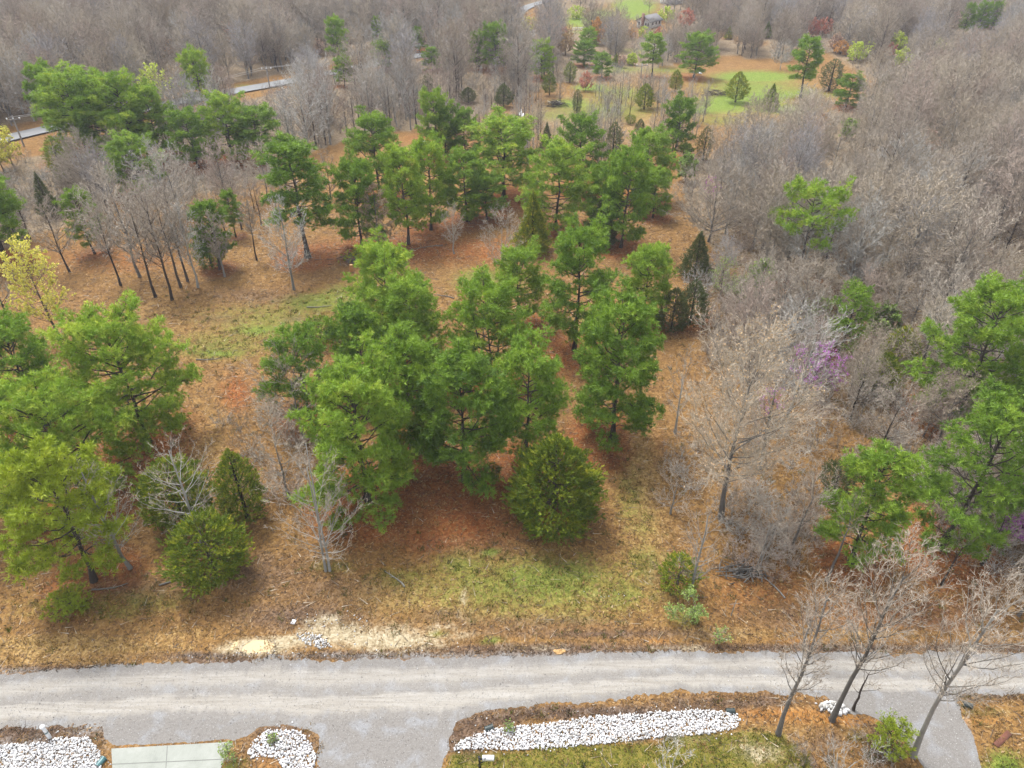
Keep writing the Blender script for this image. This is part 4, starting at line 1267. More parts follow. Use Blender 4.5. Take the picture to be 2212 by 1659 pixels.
# ------------------------------------------------------------------ trees in leaf or flower
LEAFY = [
    (131, 738, 508, 118, 'leafing_tree', M_YELLOW, 'dark', dict(fork=.25, limbs=20, subs=9, leaf_n=7500, leaf_size=.17, rise=1.2), 'yellow-leafed slender tree at the edge of the clearing', 'tree'),
    (22, 1132, 858, 175, 'leafing_tree', M_LIME, 'dark', dict(fork=.12, limbs=26, subs=10, leaf_n=13000, leaf_size=.22), 'lime-green leafy tree cut by the photo edge beside the spreading pine', 'tree'),
    (10, 372, 262, 110, 'leafing_tree', M_YELLOW, 'dark', dict(fork=.2, limbs=20, subs=9, leaf_n=5000, leaf_size=.3), 'deep yellow tree at the photo edge near the end of the paved road', 'tree'),
    (345, 225, 138, 72, 'leafing_tree', M_LIME, 'dark', dict(fork=.2, limbs=18, subs=8, leaf_n=3200, leaf_size=.3), 'pale lime-yellow tree beyond the dark grove', 'tree'),
    (822, 550, 398, 78, 'larch_tree', M_BROWN_NEEDLE, 'grey', dict(fork=.08, limbs=30, subs=9, leaf_n=4200, leaf_size=.17, top=.92, rise=.2), 'tan-brown needle tree at the front of the pine band', 'tree'),
    (2192, 1178, 1040, 110, 'redbud_tree', M_REDBUD, 'dark', dict(fork=.15, limbs=20, subs=9, leaf_n=7000, leaf_size=.15), 'magenta redbud in full flower at the photo edge', 'redbud'),
    (1752, 842, 742, 110, 'redbud_tree', M_REDBUD, 'dark', dict(fork=.12, limbs=16, subs=8, leaf_n=2400, leaf_size=.13), 'faint purple redbud inside the grey brush', 'redbud'),
    (1660, 905, 838, 60, 'redbud_tree', M_REDBUD, 'dark', dict(fork=.12, limbs=12, subs=7, leaf_n=420, leaf_size=.12), 'small dim redbud behind the crown of the great spreading tree', 'redbud'),
    (1533, 436, 378, 36, 'redbud_tree', M_REDBUD, 'dark', dict(fork=.12, limbs=12, subs=7, leaf_n=300, leaf_size=.16), 'small pinkish redbud behind the widest fan-shaped crown', 'redbud'),
    (1288, 96, 38, 36, 'leafing_tree', M_ORANGE, 'dark', dict(fork=.1, limbs=20, subs=9, leaf_n=4200, leaf_size=.34), 'bright orange pointed tree near the white house', 'tree'),
    (1222, 118, 66, 42, 'leafing_tree', M_BUFF, 'dark', dict(fork=.12, limbs=20, subs=9, leaf_n=3400, leaf_size=.32), 'tan-budded round tree beside the dark rounded far pine', 'tree'),
    (1215, 84, 56, 26, 'leafing_tree', M_RED, 'dark', dict(fork=.12, limbs=16, subs=8, leaf_n=1500, leaf_size=.3), 'dusky red tree behind the tan-budded round tree', 'tree'),
    (1265, 196, 156, 28, 'leafing_tree', M_RED, 'dark', dict(fork=.14, limbs=16, subs=8, leaf_n=1700, leaf_size=.24), 'red-budded sapling at the edge of the pale grass', 'tree'),
    (1363, 140, 116, 24, 'leafing_tree', M_LIME, 'dark', dict(fork=.1, limbs=16, subs=8, leaf_n=2200, leaf_size=.3), 'lime-yellow small tree next to the tiny dark cedar', 'tree'),
    (1344, 146, 118, 18, 'leafing_tree', M_PINK, 'dark', dict(fork=.1, limbs=12, subs=7, leaf_n=900, leaf_size=.26), 'salmon-budded tree beside the lime-yellow small one', 'tree'),
    (1482, 62, 20, 42, 'leafing_tree', M_RED, 'dark', dict(fork=.12, limbs=18, subs=8, leaf_n=2600, leaf_size=.34), 'coral red tree to the side of the white house', 'tree'),
    (1140, 70, 36, 40, 'leafing_tree', M_YELLOW, 'dark', dict(fork=.15, limbs=18, subs=8, leaf_n=2000, leaf_size=.3), 'yellow-green tree inside the bend of the paved road', 'tree'),
    (1246, 40, 12, 38, 'leafing_tree', M_LIME, 'dark', dict(fork=.1, limbs=16, subs=8, leaf_n=2000, leaf_size=.34), 'lime tree beyond the road bend by the brown track', 'tree'),
    (1440, 46, 14, 36, 'leafing_tree', M_LIME, 'dark', dict(fork=.1, limbs=16, subs=8, leaf_n=2200, leaf_size=.34), 'lime tree at the gable end of the white house', 'tree'),
    (1362, 84, 62, 26, 'leafing_tree', M_ORANGE, 'dark', dict(fork=.1, limbs=14, subs=8, leaf_n=1400, leaf_size=.3), 'orange-budded shrub tree below the white house', 'tree'),
    (1392, 82, 58, 26, 'leafing_tree', M_LIME, 'dark', dict(fork=.1, limbs=14, subs=8, leaf_n=1500, leaf_size=.3), 'lime-green shrub tree below the white house', 'tree'),
    (1422, 88, 58, 26, 'leafing_tree', M_RED, 'dark', dict(fork=.1, limbs=14, subs=8, leaf_n=1200, leaf_size=.3), 'rosy-budded tree between the white house and the far pine', 'tree'),
    (1848, 132, 90, 52, 'leafing_tree', M_LIME, 'dark', dict(fork=.1, limbs=18, subs=8, leaf_n=2800, leaf_size=.34), 'broad lime-yellow tree at the woods edge past the green field', 'tree'),
    (1815, 118, 88, 36, 'leafing_tree', M_ORANGE, 'dark', dict(fork=.1, limbs=16, subs=8, leaf_n=1700, leaf_size=.32), 'orange-budded tree beside the broad lime-yellow one', 'tree'),
    (1776, 78, 38, 36, 'leafing_tree', M_RED, 'dark', dict(fork=.1, limbs=16, subs=8, leaf_n=1500, leaf_size=.32), 'coral-budded tree in the far woods behind the green field', 'tree'),
    (1920, 122, 92, 28, 'leafing_tree', M_RED, 'dark', dict(fork=.1, limbs=14, subs=8, leaf_n=1100, leaf_size=.32), 'reddish tree in the grey woods beyond the lime-yellow one', 'tree'),
    (2022, 118, 84, 28, 'leafing_tree', M_LIME, 'dark', dict(fork=.1, limbs=14, subs=8, leaf_n=900, leaf_size=.3), 'faint yellow-green tree alone in the grey woods', 'tree'),
    (505, 92, 46, 40, 'leafing_tree', M_RED, 'dark', dict(fork=.14, limbs=16, subs=8, leaf_n=1500, leaf_size=.34), 'faintly red-budded tree high in the grey woods across the paved road', 'tree'),
    (379, 120, 84, 34, 'leafing_tree', M_ORANGE, 'dark', dict(fork=.14, limbs=16, subs=8, leaf_n=1800, leaf_size=.34), 'small orange-leafed tree across the road behind the tall verge pine', 'tree'),
    (37, 88, 48, 36, 'leafing_tree', M_ORANGE, 'dark', dict(fork=.14, limbs=16, subs=8, leaf_n=1050, leaf_size=.34), 'faintly orange tree deep in the grey woods at the photo edge', 'tree'),
    (254, 62, 20, 34, 'leafing_tree', M_GREENTWIG, 'dark', dict(fork=.14, limbs=16, subs=8, leaf_n=2700, leaf_size=.34), 'hazy green tree far back in the grey woods across the road', 'tree'),
    (1753, 80, 40, 30, 'leafing_tree', M_RED, 'dark', dict(fork=.14, limbs=16, subs=8, leaf_n=2100, leaf_size=.34), 'coral tree just behind the silvery bare tree of the far field', 'tree'),
    (1801, 112, 72, 26, 'leafing_tree', M_PINK, 'dark', dict(fork=.14, limbs=16, subs=8, leaf_n=2100, leaf_size=.34), 'salmon-pink tree beside the orange-budded one at the woods edge', 'tree'),
    (1934, 112, 70, 34, 'leafing_tree', M_LIME, 'dark', dict(fork=.14, limbs=16, subs=8, leaf_n=2100, leaf_size=.34), 'tall pale yellow tree among the far grey woods past the field', 'tree'),
    (1945, 146, 104, 38, 'leafing_tree', M_LIME, 'dark', dict(fork=.14, limbs=16, subs=8, leaf_n=2700, leaf_size=.34), 'second pale yellow tree, lower, among the far grey woods', 'tree'),
    (1829, 300, 256, 40, 'leafing_tree', M_GREENTWIG, 'dark', dict(fork=.14, limbs=16, subs=8, leaf_n=2400, leaf_size=.34), 'misty green tree just below the bright bushy field-edge pine', 'tree'),
    (1770, 290, 244, 30, 'leafing_tree', M_ORANGE, 'dark', dict(fork=.14, limbs=16, subs=8, leaf_n=900, leaf_size=.34), 'dull orange-tinged tree under the tall green-capped pine', 'tree'),
    (2060, 60, 24, 40, 'leafing_tree', M_PINK, 'dark', dict(fork=.14, limbs=16, subs=8, leaf_n=1500, leaf_size=.34), 'faint pink-budded tree before the three distant pines', 'tree'),
    (1480, 392, 330, 44, 'leafing_tree', M_GREENTWIG, 'dark', dict(fork=.14, limbs=16, subs=8, leaf_n=2100, leaf_size=.34), 'thin greenish budding tree next to the woods-edge pine', 'tree'),
    (1640, 640, 560, 60, 'leafing_tree', M_GREENTWIG, 'dark', dict(fork=.14, limbs=16, subs=8, leaf_n=1800, leaf_size=.34), 'thin green-tinged tree between the dull cedar and the high-capped pine', 'tree'),
    (1900, 735, 660, 60, 'leafing_tree', M_GREENTWIG, 'dark', dict(fork=.14, limbs=16, subs=8, leaf_n=1800, leaf_size=.34), 'green-budding tree beside the dome-shaped dark cedar', 'tree'),
    (690, 120, 84, 30, 'leafing_tree', M_PINK, 'dark', dict(fork=.14, limbs=16, subs=8, leaf_n=1200, leaf_size=.34), 'faint pinkish tree where the road slips behind the thin woods', 'tree'),
    (2000, 330, 280, 46, 'leafing_tree', M_PINK, 'dark', dict(fork=.14, limbs=16, subs=8, leaf_n=1050, leaf_size=.34), 'faint pinkish tree in the middle of the dense grey woods', 'tree'),
    (2195, 500, 444, 60, 'leafing_tree', M_BUFF, 'dark', dict(fork=.15, limbs=16, subs=8, leaf_n=1800, leaf_size=.2), 'buff-yellow tree at the photo edge inside the grey woods', 'tree'),
    (760, 92, 62, 26, 'leafing_tree', M_PINK, 'pale', dict(fork=.15, limbs=16, subs=8, leaf_n=900, leaf_size=.3), 'pale pink-budded tree next to the tall narrow pine', 'tree'),
    (1600, 660, 596, 50, 'leafing_tree', M_GREENTWIG, 'dark', dict(fork=.12, limbs=14, subs=8, leaf_n=1000, leaf_size=.14), 'fresh green leafing bush behind the twin cedars', 'tree'),
    (1555, 640, 556, 60, 'leafing_tree', M_GREENTWIG, 'dark', dict(fork=.12, limbs=14, subs=8, leaf_n=900, leaf_size=.14), 'light green leafing tree next to the dull green cedar', 'tree'),
    (1760, 730, 640, 90, 'leafing_tree', M_GREENTWIG, 'grey', dict(fork=.12, limbs=16, subs=8, leaf_n=1400, leaf_size=.13), 'misty green leafing tree in front of the thin bright pine', 'tree'),
]
for i, (bx, by, ty, w, nm, lm, bk, o, lab, cat) in enumerate(LEAFY):
    b, H, Wd = tree_size(bx, by, ty, w)
    wood, twg, lvs, _ = gen_bare(500 + i, H, Wd * .5, tw=.012 + .00005 * b.y, leaf=lm, **o)
    put_tree(nm, b, [('trunk', wood, BK[bk][0], True), ('crown', twg, M_TWIG, False), ('leaves', lvs, lm, False)], lab, cat, 'trees in leaf or flower')
    BARE_PLACES.append((b.x, b.y))

# ------------------------------------------------------------------ the grey woods
FV = []
for k, (H, R, fork, rise, tm, bm, kw) in enumerate((
        (14, 4.8, .22, .8, M_TWIG, M_BARK_GREY, {}), (15, 5.4, .25, .8, M_TWIG_TAN, M_BARK_GREY, {}), (14, 4.2, .24, 1.0, M_TWIG_PINK, M_BARK_GREY, {}),
        (13, 4.6, .18, .75, M_TWIG_PALE, M_BARK_PALE, {}), (16, 4.6, .3, .95, M_TWIG, M_BARK_DARK, {}), (12, 4.4, .16, .8, M_TWIG_TAN, M_BARK_PALE, {}), (15, 4.0, .28, 1.1, M_TWIG_LILAC, M_BARK_GREY, {}),
        # thin young trees
        (10, 1.9, .25, 1.3, M_TWIG, M_BARK_DARK, dict(limbs=16, subs=6, twigs=4)), (11, 1.7, .3, 1.4, M_TWIG_PALE, M_BARK_PALE, dict(limbs=16, subs=6, twigs=4)),
        (9, 2.3, .16, 1.1, M_TWIG_TAN, M_BARK_GREY, dict(limbs=18, subs=8, twigs=4)), (10, 2.1, .22, 1.2, M_TWIG_PINK, M_BARK_DARK, dict(limbs=16, subs=7, twigs=4)))):
    kw = dict(dict(limbs=26, subs=12, twigs=6), **kw)
    wood, twg, _, _ = gen_bare(600 + k, H, R, fork, .8 if k > 6 else .66, thirds=5, tw=.021 if k < 7 else .017, rise=rise, **kw)
    FV.append((H, R, wood.mesh('trunk', bm, True), twg.mesh('crown', tm)))


def dist_road(x, y):
    return np.min(np.hypot(FAR_LINE[:, 0] - x, FAR_LINE[:, 1] - y))


def scatter(poly, step, seed, grow=0.0):
    rng = np.random.default_rng(seed)
    pts = [ground(px, max(py, -58)) for px, py in poly]
    x0, x1 = max(-330, min(p.x for p in pts)), min(360, max(p.x for p in pts))
    y0, y1 = min(p.y for p in pts), min(480, max(p.y for p in pts))
    out = []
    y = y0
    while y < y1:
        st = step * (1 + grow * max(0, y - 100) / 100)
        for x in np.arange(x0, x1, st):
            qx, qy = x + rng.uniform(-.48, .48) * st, y + rng.uniform(-.48, .48) * st
            z = float(height(qx, qy))
            px, py, dp = project(qx, qy, z)
            if -260 < px < 2480 and in_poly(px, py, poly) and dist_road(qx, qy) > 4.6:
                out.append((qx, qy, z, px, py))
        y += st
    return out


# trees the photograph shows unobstructed: no other trunk stands close in front of them
SHOWN = [(r[0], r[1], r[2], r[3]) for r in PINES + CEDARS + LEAFY if r[1] < 640 or (r[0] > 1700 and r[1] < 900)] + [(90, 292, 284, 70), (585, 188, 182, 150), (1138, 84, 15, 40), (1240, 60, 34, 40), (1370, 34, -10, 50),
         (1620, 240, 196, 150), (1650, 180, 158, 70), (1202, 230, 218, 44)]
SHOWN = np.array(SHOWN, float)
WOODS_M2 = [(-200, 660), (20, 520), (240, 520), (330, 545), (600, 480), (640, 380), (600, 340), (420, 400), (100, 460)]
rf = np.random.default_rng(88)
WOODS = []
for poly, step, seed, grow, hs, zone in ((WOODS_R, 4.7, 1, .05, (.55, 1.1), 0), (WOODS_NEAR, 4.0, 2, 0, (.42, .72), 1), (WOODS_L, 4.4, 3, .04, (.7, 1.25), 2), (WOODS_M, 2.8, 4, .0, (.75, 1.25), 3),
                                         (WOODS_C, 3.3, 5, .0, (.5, .9), 4), (WOODS_M2, 4.2, 9, 0, (.6, .95), 3), (WOODS_T, 7.0, 6, .1, (.8, 1.1), 5), (WOODS_H, 6.0, 7, .1, (.8, 1.1), 5), (SAPLINGS, 3.0, 8, 0, (.45, .85), 6)):
    for (x, y, z, px, py) in scatter(poly, step, seed, grow):
        if zone != 6 and any((x - a) ** 2 + (y - b) ** 2 < 3.2 for a, b in BARE_PLACES): continue
        if zone in (3, 6, 1) and any((x - a) ** 2 + (y - b) ** 2 < r * r * .8 for a, b, r in PINE_SPOTS): continue
        sc = rf.uniform(*hs)
        if True:
            ty = project(x, y, z + 12 * sc)[1]
            lim = SHOWN[:, 1] - (SHOWN[:, 1] - SHOWN[:, 2]) * (.3 if zone in (0, 2) else .5 if zone in (3, 4) else .65)
            if np.any((np.abs(SHOWN[:, 0] - px) < SHOWN[:, 3] * .5 + 6) & (py > SHOWN[:, 1] - 3) & (ty < lim)): continue
        WOODS.append((x, y, z, zone, sc))
ZL = {0: 'bare trees of the dense woods', 1: 'small bare trees in the brush', 2: 'bare trees across the paved road', 3: 'thin bare trees before the paved road',
      4: 'bare trees below the white house', 5: 'distant bare trees near the lawns', 6: 'spindly saplings on the pale grass'}
LOOK = ['grey-brown bare', 'wide tan bare', 'reddish bare', 'pale-barked bare', 'dark-trunked bare', 'low tan bare', 'blue-grey bare', 'thin dark-stemmed', 'thin pale-stemmed', 'thin tan', 'thin reddish']
MARKS = [(1716, 618, 'the high-capped woods pine'), (1530, 522, 'the widest fan-shaped bare crown'), (1968, 704, 'the pale-stemmed wide tree'), (1934, 802, 'the dome-shaped dark cedar'), (2066, 905, 'the big bright pine mass'),
         (1826, 232, 'the bright bushy field-edge pine'), (1662, 237, 'the cedar with side boughs'), (1470, 720, 'the twin dark cedars'), (1557, 1120, 'the great spreading tree'), (1752, 842, 'the faint purple redbud'), (1518, 346, 'the dark crooked cedar'),
         (2195, 500, 'the buff-yellow edge tree'), (2110, 72, 'the three distant pines'), (442, 246, 'the tall pine at the paved road'), (252, 350, 'the dark grove'), (503, 348, 'the round-crowned leaning pine'), (566, 352, 'the flat wide grove pine'),
         (665, 556, 'the two-storeyed pine'), (735, 152, 'the tall narrow far pine'), (1069, 153, 'the large road-bend pine'), (950, 338, 'the three pines past the band'), (1187, 206, 'the small pointed stemmed cedar'),
         (1202, 229, 'the white-limbed brush pile'), (1246, 243, 'the thin grey-green cedar'), (1391, 236, 'the pointed-headed cedar'), (1456, 348, 'the bright woods-edge pine'), (1498, 168, 'the spreading dark pine'), (1381, 292, 'the tiny stemmed cedar'),
         (131, 738, 'the yellow-leafed tree'), (170, 424, 'the dusky round bare tree'), (820, 425, 'the lone bushy pine'), (2030, 1185, 'the broad clumped pine'), (336, 642, 'the thin tree row'), (1892, 992, 'the black-trunked tree'),
         (1408, 166, 'the white-insulator pole'), (1812, 765, 'the thin bright brush pine'), (1288, 96, 'the bright orange tree'), (915, 312, 'the pine-shaded white scrap'), (1330, 336, 'the pale dead-looking tree')]
ORD = ['', 'second', 'third', 'fourth', 'fifth', 'sixth', 'seventh', 'eighth', 'ninth', 'tenth', 'eleventh', 'twelfth', 'thirteenth', 'fourteenth']
PENDING = {}
WOODS.sort(key=lambda q: q[0] ** 2 + q[1] ** 2)
REST = []
n_ind = 0
cnt = {'sapling': 0, 'bare_tree': 0}
for (x, y, z, zone, sc) in WOODS:
    px, py, dp = project(x, y, z)
    tx, ty, _ = project(x, y, z + 12 * sc)
    seen = -30 < px < 2240 and ty < 1659 and py > 5
    k = (0, 0, 0, 1, 1, 1, 5, 5, 2, 2, 3, 4, 4, 6)[rf.integers(0, 14)] if zone not in (3, 6) else rf.integers(7, 11)
    if zone == 3 and rf.uniform() < .22: k = rf.integers(0, 7)
    H, R, tm, cm = FV[k]
    wx = sc * rf.uniform(.85, 1.15) 
    rz = rf.uniform(0, 6.28)
    nm = 'sapling' if zone == 6 else 'bare_tree'
    if seen and cnt[nm] < (240 if zone == 6 else 300 - len(BARE)):
        cnt[nm] += 1
        o = put_copy(nm, (x, y, z), [('trunk', tm), ('crown', cm)], None, 'sapling' if zone == 6 else 'bare tree', ZL[zone], rz, wx, sc)
        n_ind += 1
        d2 = [((px - a) ** 2 + (2.2 * (py - b)) ** 2, a, b, c) for a, b, c in MARKS]
        dd, a, b, c = min(d2)
        rel = 'beside' if abs(px - a) > 2.4 * abs(py - b) else ('behind' if py < b else 'in front of')
        PENDING.setdefault((LOOK[k] + (' sapling' if zone == 6 else ' tree'), rel, c), []).append((dd, n_ind, o))
    else:
        REST.append((x, y, z, k, rz, wx, sc))


for (lk, rel, c), rows_ in PENDING.items():
    rows_.sort(key=lambda q: q[:2])
    for j, (_, _, o) in enumerate(rows_):
        if len(rows_) == 1: o['label'] = f'{lk} {rel} {c}'
        elif j == 0: o['label'] = f'{lk} standing closest {rel} {c}'
        else: o['label'] = f'{lk} {rel} {c}, {ORD[min(j, 13)]} one out'


# everything past that is one mass of woodland: points carrying the same trees
def mass(name, rows, protos, kind='stuff'):
    """one object whose points each carry a whole plant"""
    me = bpy.data.meshes.new(name)
    R_ = np.array(rows, float)
    me.vertices.add(len(R_))
    me.vertices.foreach_set('co', np.ascontiguousarray(R_[:, :3], np.float32).ravel())
    for an, dt, val in (('kind', 'INT', R_[:, 3].astype(np.int32)), ('turn', 'FLOAT', R_[:, 4].astype(np.float32)), ('wide', 'FLOAT', R_[:, 5].astype(np.float32)), ('tall', 'FLOAT', R_[:, 6].astype(np.float32))):
        a = me.attributes.new(an, dt, 'POINT')
        a.data.foreach_set('value', val)
    o = mesh_obj(name, me)
    g = bpy.data.node_groups.new(name, 'GeometryNodeTree')
    g.interface.new_socket('Geometry', in_out='INPUT', socket_type='NodeSocketGeometry')
    g.interface.new_socket('Geometry', in_out='OUTPUT', socket_type='NodeSocketGeometry')
    gi, go = g.nodes.new('NodeGroupInput'), g.nodes.new('NodeGroupOutput')
    gi_ = g.nodes.new('GeometryNodeGeometryToInstance')
    for pr in reversed(protos):      # geometry to instance keeps the order of its links reversed
        oi = g.nodes.new('GeometryNodeObjectInfo')
        oi.inputs['Object'].default_value = pr
        g.links.new(oi.outputs['Geometry'], gi_.inputs[0])
    ip = g.nodes.new('GeometryNodeInstanceOnPoints')
    ip.inputs['Pick Instance'].default_value = True

    def attr(nm, dt):
        n = g.nodes.new('GeometryNodeInputNamedAttribute')
        n.data_type = dt
        n.inputs['Name'].default_value = nm
        return n.outputs['Attribute']
    cr = g.nodes.new('ShaderNodeCombineXYZ')
    g.links.new(attr('turn', 'FLOAT'), cr.inputs[2])
    cs = g.nodes.new('ShaderNodeCombineXYZ')
    w_ = attr('wide', 'FLOAT')
    g.links.new(w_, cs.inputs[0]); g.links.new(w_, cs.inputs[1])
    g.links.new(attr('tall', 'FLOAT'), cs.inputs[2])
    g.links.new(gi.outputs[0], ip.inputs['Points'])
    g.links.new(gi_.outputs[0], ip.inputs['Instance'])
    g.links.new(attr('kind', 'INT'), ip.inputs['Instance Index'])
    g.links.new(cr.outputs[0], ip.inputs['Rotation'])
    g.links.new(cs.outputs[0], ip.inputs['Scale'])
    g.links.new(ip.outputs[0], go.inputs[0])
    md = o.modifiers.new('plants', 'NODES')
    md.node_group = g
    return tag(o, kind=kind)


def joined(name, meshes):
    """trunk and crown in one mesh datablock, for the mass of far trees"""
    mb_v, mb_f, mb_t, mi, n = [], [], [], [], 0
    me2 = bpy.data.meshes.new(name)
    for k, me in enumerate(meshes):
        nv, nf = len(me.vertices), len(me.polygons)
        v = np.empty(nv * 3, np.float32); me.vertices.foreach_get('co', v)
        f = np.empty(nf * 3, np.int32); me.loops.foreach_get('vertex_index', f)
        t = np.empty(nv, np.float32); me.attributes['tone'].data.foreach_get('value', t)
        mb_v.append(v); mb_f.append(f + n); mb_t.append(t); mi.append(np.full(nf, k, np.int32))
        n += nv
        me2.materials.append(me.materials[0])
    v, f, t, mi = map(np.concatenate, (mb_v, mb_f, mb_t, mi))
    me2.vertices.add(len(v) // 3); me2.vertices.foreach_set('co', v)
    me2.loops.add(len(f)); me2.loops.foreach_set('vertex_index', f)
    me2.polygons.add(len(f) // 3); me2.polygons.foreach_set('loop_start', np.arange(0, len(f), 3, dtype=np.int32))
    me2.polygons.foreach_set('material_index', mi)
    a = me2.attributes.new('tone', 'FLOAT', 'POINT'); a.data.foreach_set('value', t)
    me2.update()
    return bpy.data.objects.new(name, me2)      # source for the mass only: not itself part of the scene


WOOD_SRC = [joined('woodland_tree', (q[2], q[3])) for q in FV]
w = mass('woodland', REST, WOOD_SRC)
w['label'] = 'grey mass of leafless woodland reaching back to the horizon'
# ground goes in once the pines are known
build_ground(PINE_SPOTS)
ro = np.random.default_rng(2024)

# ------------------------------------------------------------------ loose cover on the ground
GRAVEL_AREAS = [ROAD_TOP + ROAD_BOT[::-1],
                [(210, 1545), (1090, 1525), (1040, 1540), (985, 1560), (968, 1620), (930, 1760), (690, 1760), (690, 1595), (660, 1575), (610, 1566), (560, 1574), (535, 1592), (505, 1600), (500, 1770), (238, 1770), (225, 1590)],
                [(1780, 1494), (1830, 1545), (1877, 1547), (1935, 1580), (1985, 1640), (2030, 1740), (2190, 1760), (2122, 1659), (2106, 1595), (2076, 1548), (2066, 1500)]]


def on_gravel(px, py):
    g = np.zeros(np.shape(px), bool)
    for pl in GRAVEL_AREAS:
        g |= in_poly(px, py, pl)
    return g


def amount(spots, px, py):
    a = np.zeros(len(px))
    for cx, cy, rx, ry, st in spots:
        a = np.maximum(a, st * np.exp(-1.1 * (((px - cx) / rx) ** 2 + ((py - cy) / ry) ** 2)))
    return a


def ground_points(n, x0, x1, y0, y1, bias=1.6):
    x = ro.uniform(x0, x1, n)
    y = y0 + (y1 - y0) * ro.uniform(0, 1, n) ** bias
    z = height(x, y)
    px, py, dp = project(x, y, z)
    ok = (px > -80) & (px < 2300) & (py < 1720) & ~on_gravel(px, py)
    return x[ok], y[ok], z[ok], px[ok], py[ok]


CHIP = (np.array([(-.5, -.17, .0), (.6, -.03, .06), (-.35, .24, .04)]), np.array([(0, 1, 2)]))
M_LITTER = foliage('leaf_litter', [(0, (.06, .034, .017)), (.3, (.14, .078, .034)), (.6, (.275, .15, .052)), (.85, (.39, .24, .10)), (1, (.48, .36, .21))], .1, 0.0, ALB)
M_RUSTLITTER = foliage('rusty_needle_litter', [(0, (.10, .04, .02)), (.5, (.22, .09, .035)), (1, (.36, .19, .09))], .1, 0.0, ALB)
M_GRASS = foliage('short_grass', [(0, (.055, .075, .012)), (.4, (.10, .125, .018)), (.7, (.18, .175, .035)), (1, (.32, .25, .09))], .25, 0.0, ALB)
M_STRAW = foliage('dead_straw', [(0, (.16, .09, .03)), (.5, (.34, .21, .075)), (1, (.54, .39, .18))], .15, 0.0, ALB)
M_WEED = foliage('dark_dead_weeds', [(0, (.05, .035, .022)), (.5, (.12, .08, .05)), (1, (.27, .2, .13))], .1, 0.0, ALB)

mb = MB()
RNG = ro
x, y, z, px, py = ground_points(210000, -62, 62, 18, 112, 1.5)
keep = ro.uniform(0, 1, len(x)) > .95 * np.maximum(1.15 * amount(GRASS + SAND, px, py), in_poly(px, py, LAWN) * .97)
x, y, z, px, py = x[keep], y[keep], z[keep], px[keep], py[keep]
n = len(x)
nrm = norm(np.stack([ro.normal(0, .35, n), ro.normal(0, .35, n), np.ones(n)], 1))
long_ = ro.uniform(0, 1, n)
tv = CHIP[0]
tone = np.clip(ro.normal(.5, .24, n) - .35 * amount(DARK, px, py), 0, 1)
stamp(mb, tv, CHIP[1], np.stack([x, y, z + .03], 1), nrm, ro.uniform(.06, .22, n) * (1 + y / 120), tone)
tag(mb.build('leaf_litter', M_LITTER), kind='stuff')

mb = MB()
P_ = np.array([(a, b, r) for a, b, r in PINE_SPOTS if b < 110])
i = ro.integers(0, len(P_), 22000)
q = P_[i]
a = ro.uniform(0, 6.28, len(i)); r = q[:, 2] * 1.15 * np.sqrt(ro.uniform(0, 1, len(i)))
x, y = q[:, 0] + np.cos(a) * r, q[:, 1] + np.sin(a) * r
z = height(x, y)
px, py, _ = project(x, y, z)
k = ~on_gravel(px, py)
x, y, z = x[k], y[k], z[k]; n = len(x)
nrm = norm(np.stack([ro.normal(0, .3, n), ro.normal(0, .3, n), np.ones(n)], 1))
stamp(mb, CHIP[0] * np.array([1.2, .7, 1]), CHIP[1], np.stack([x, y, z + .032], 1), nrm, ro.uniform(.12, .3, n), ro.uniform(0, 1, n))
tag(mb.build('pine_straw', M_RUSTLITTER), kind='stuff')


def blades(name, mat, x, y, z, hmin, hmax, per, spread, w, tone):
    mb = MB()
    n = len(x)
    for _ in range(per):
        h = ro.uniform(hmin, hmax, n)
        p0 = np.stack([x + ro.normal(0, spread, n), y + ro.normal(0, spread, n), z], 1)
        p1 = p0 + np.stack([ro.normal(0, .5, n) * h, ro.normal(0, .5, n) * h, h], 1)
        segs(mb, p0, p1, w, 0, 1, np.clip(tone + ro.normal(0, .12, n), 0, 1))
    return tag(mb.build(name, mat), kind='stuff')


x, y, z, px, py = ground_points(90000, -45, 45, 18, 70, 1.4)
g = amount(GRASS, px, py)
lw = in_poly(px, py, LAWN)
k = ro.uniform(0, 1, len(x)) < np.maximum(g * 1.0, lw * 1.0)
lawn_tone = .45 + .3 * np.sin(x * .9 + 1) * np.sin(y * 1.3) + .12 * np.sin(x * 3.1 + y * 2)
blades('grass', M_GRASS, x[k], y[k], z[k], .05, .16, 4, .09, .022, np.clip(lawn_tone[k] + np.where(lw[k], .06, .0), 0, 1))
x, y, z, px, py = ground_points(60000, -45, 45, 18, 60, 1.3)
s = amount(STRAW, px, py)
k = ro.uniform(0, 1, len(x)) < s * .75 - .1
blades('dry_grass', M_STRAW, x[k], y[k], z[k], .08, .34, 4, .12, .024, ro.uniform(.2, .9, k.sum()))
x, y, z, px, py = ground_points(60000, -45, 45, 18, 40, 1.0)
s = amount([(1380, 1545, 330, 14, .95), (1180, 1548, 200, 12, .9), (1560, 1520, 200, 10, .9), (60, 1578, 180, 12, .9), (2160, 1507, 120, 12, .9), (1895, 1620, 26, 50, 1.0), (1750, 1640, 90, 60, .6), (1150, 1405, 330, 8, .9), (600, 1418, 300, 8, .9),
            (1700, 1400, 260, 8, 1.0), (2080, 1400, 240, 8, 1.0), (200, 1440, 260, 8, .9), (1090, 1562, 50, 12, .9), (590, 1566, 60, 6, .8), (1620, 1225, 60, 40, .5)], px, py)
k = ro.uniform(0, 1, len(x)) < s * .8 - .12
blades('dead_weeds', M_WEED, x[k], y[k], z[k], .08, .38, 4, .12, .02, ro.uniform(0, 1, k.sum()))

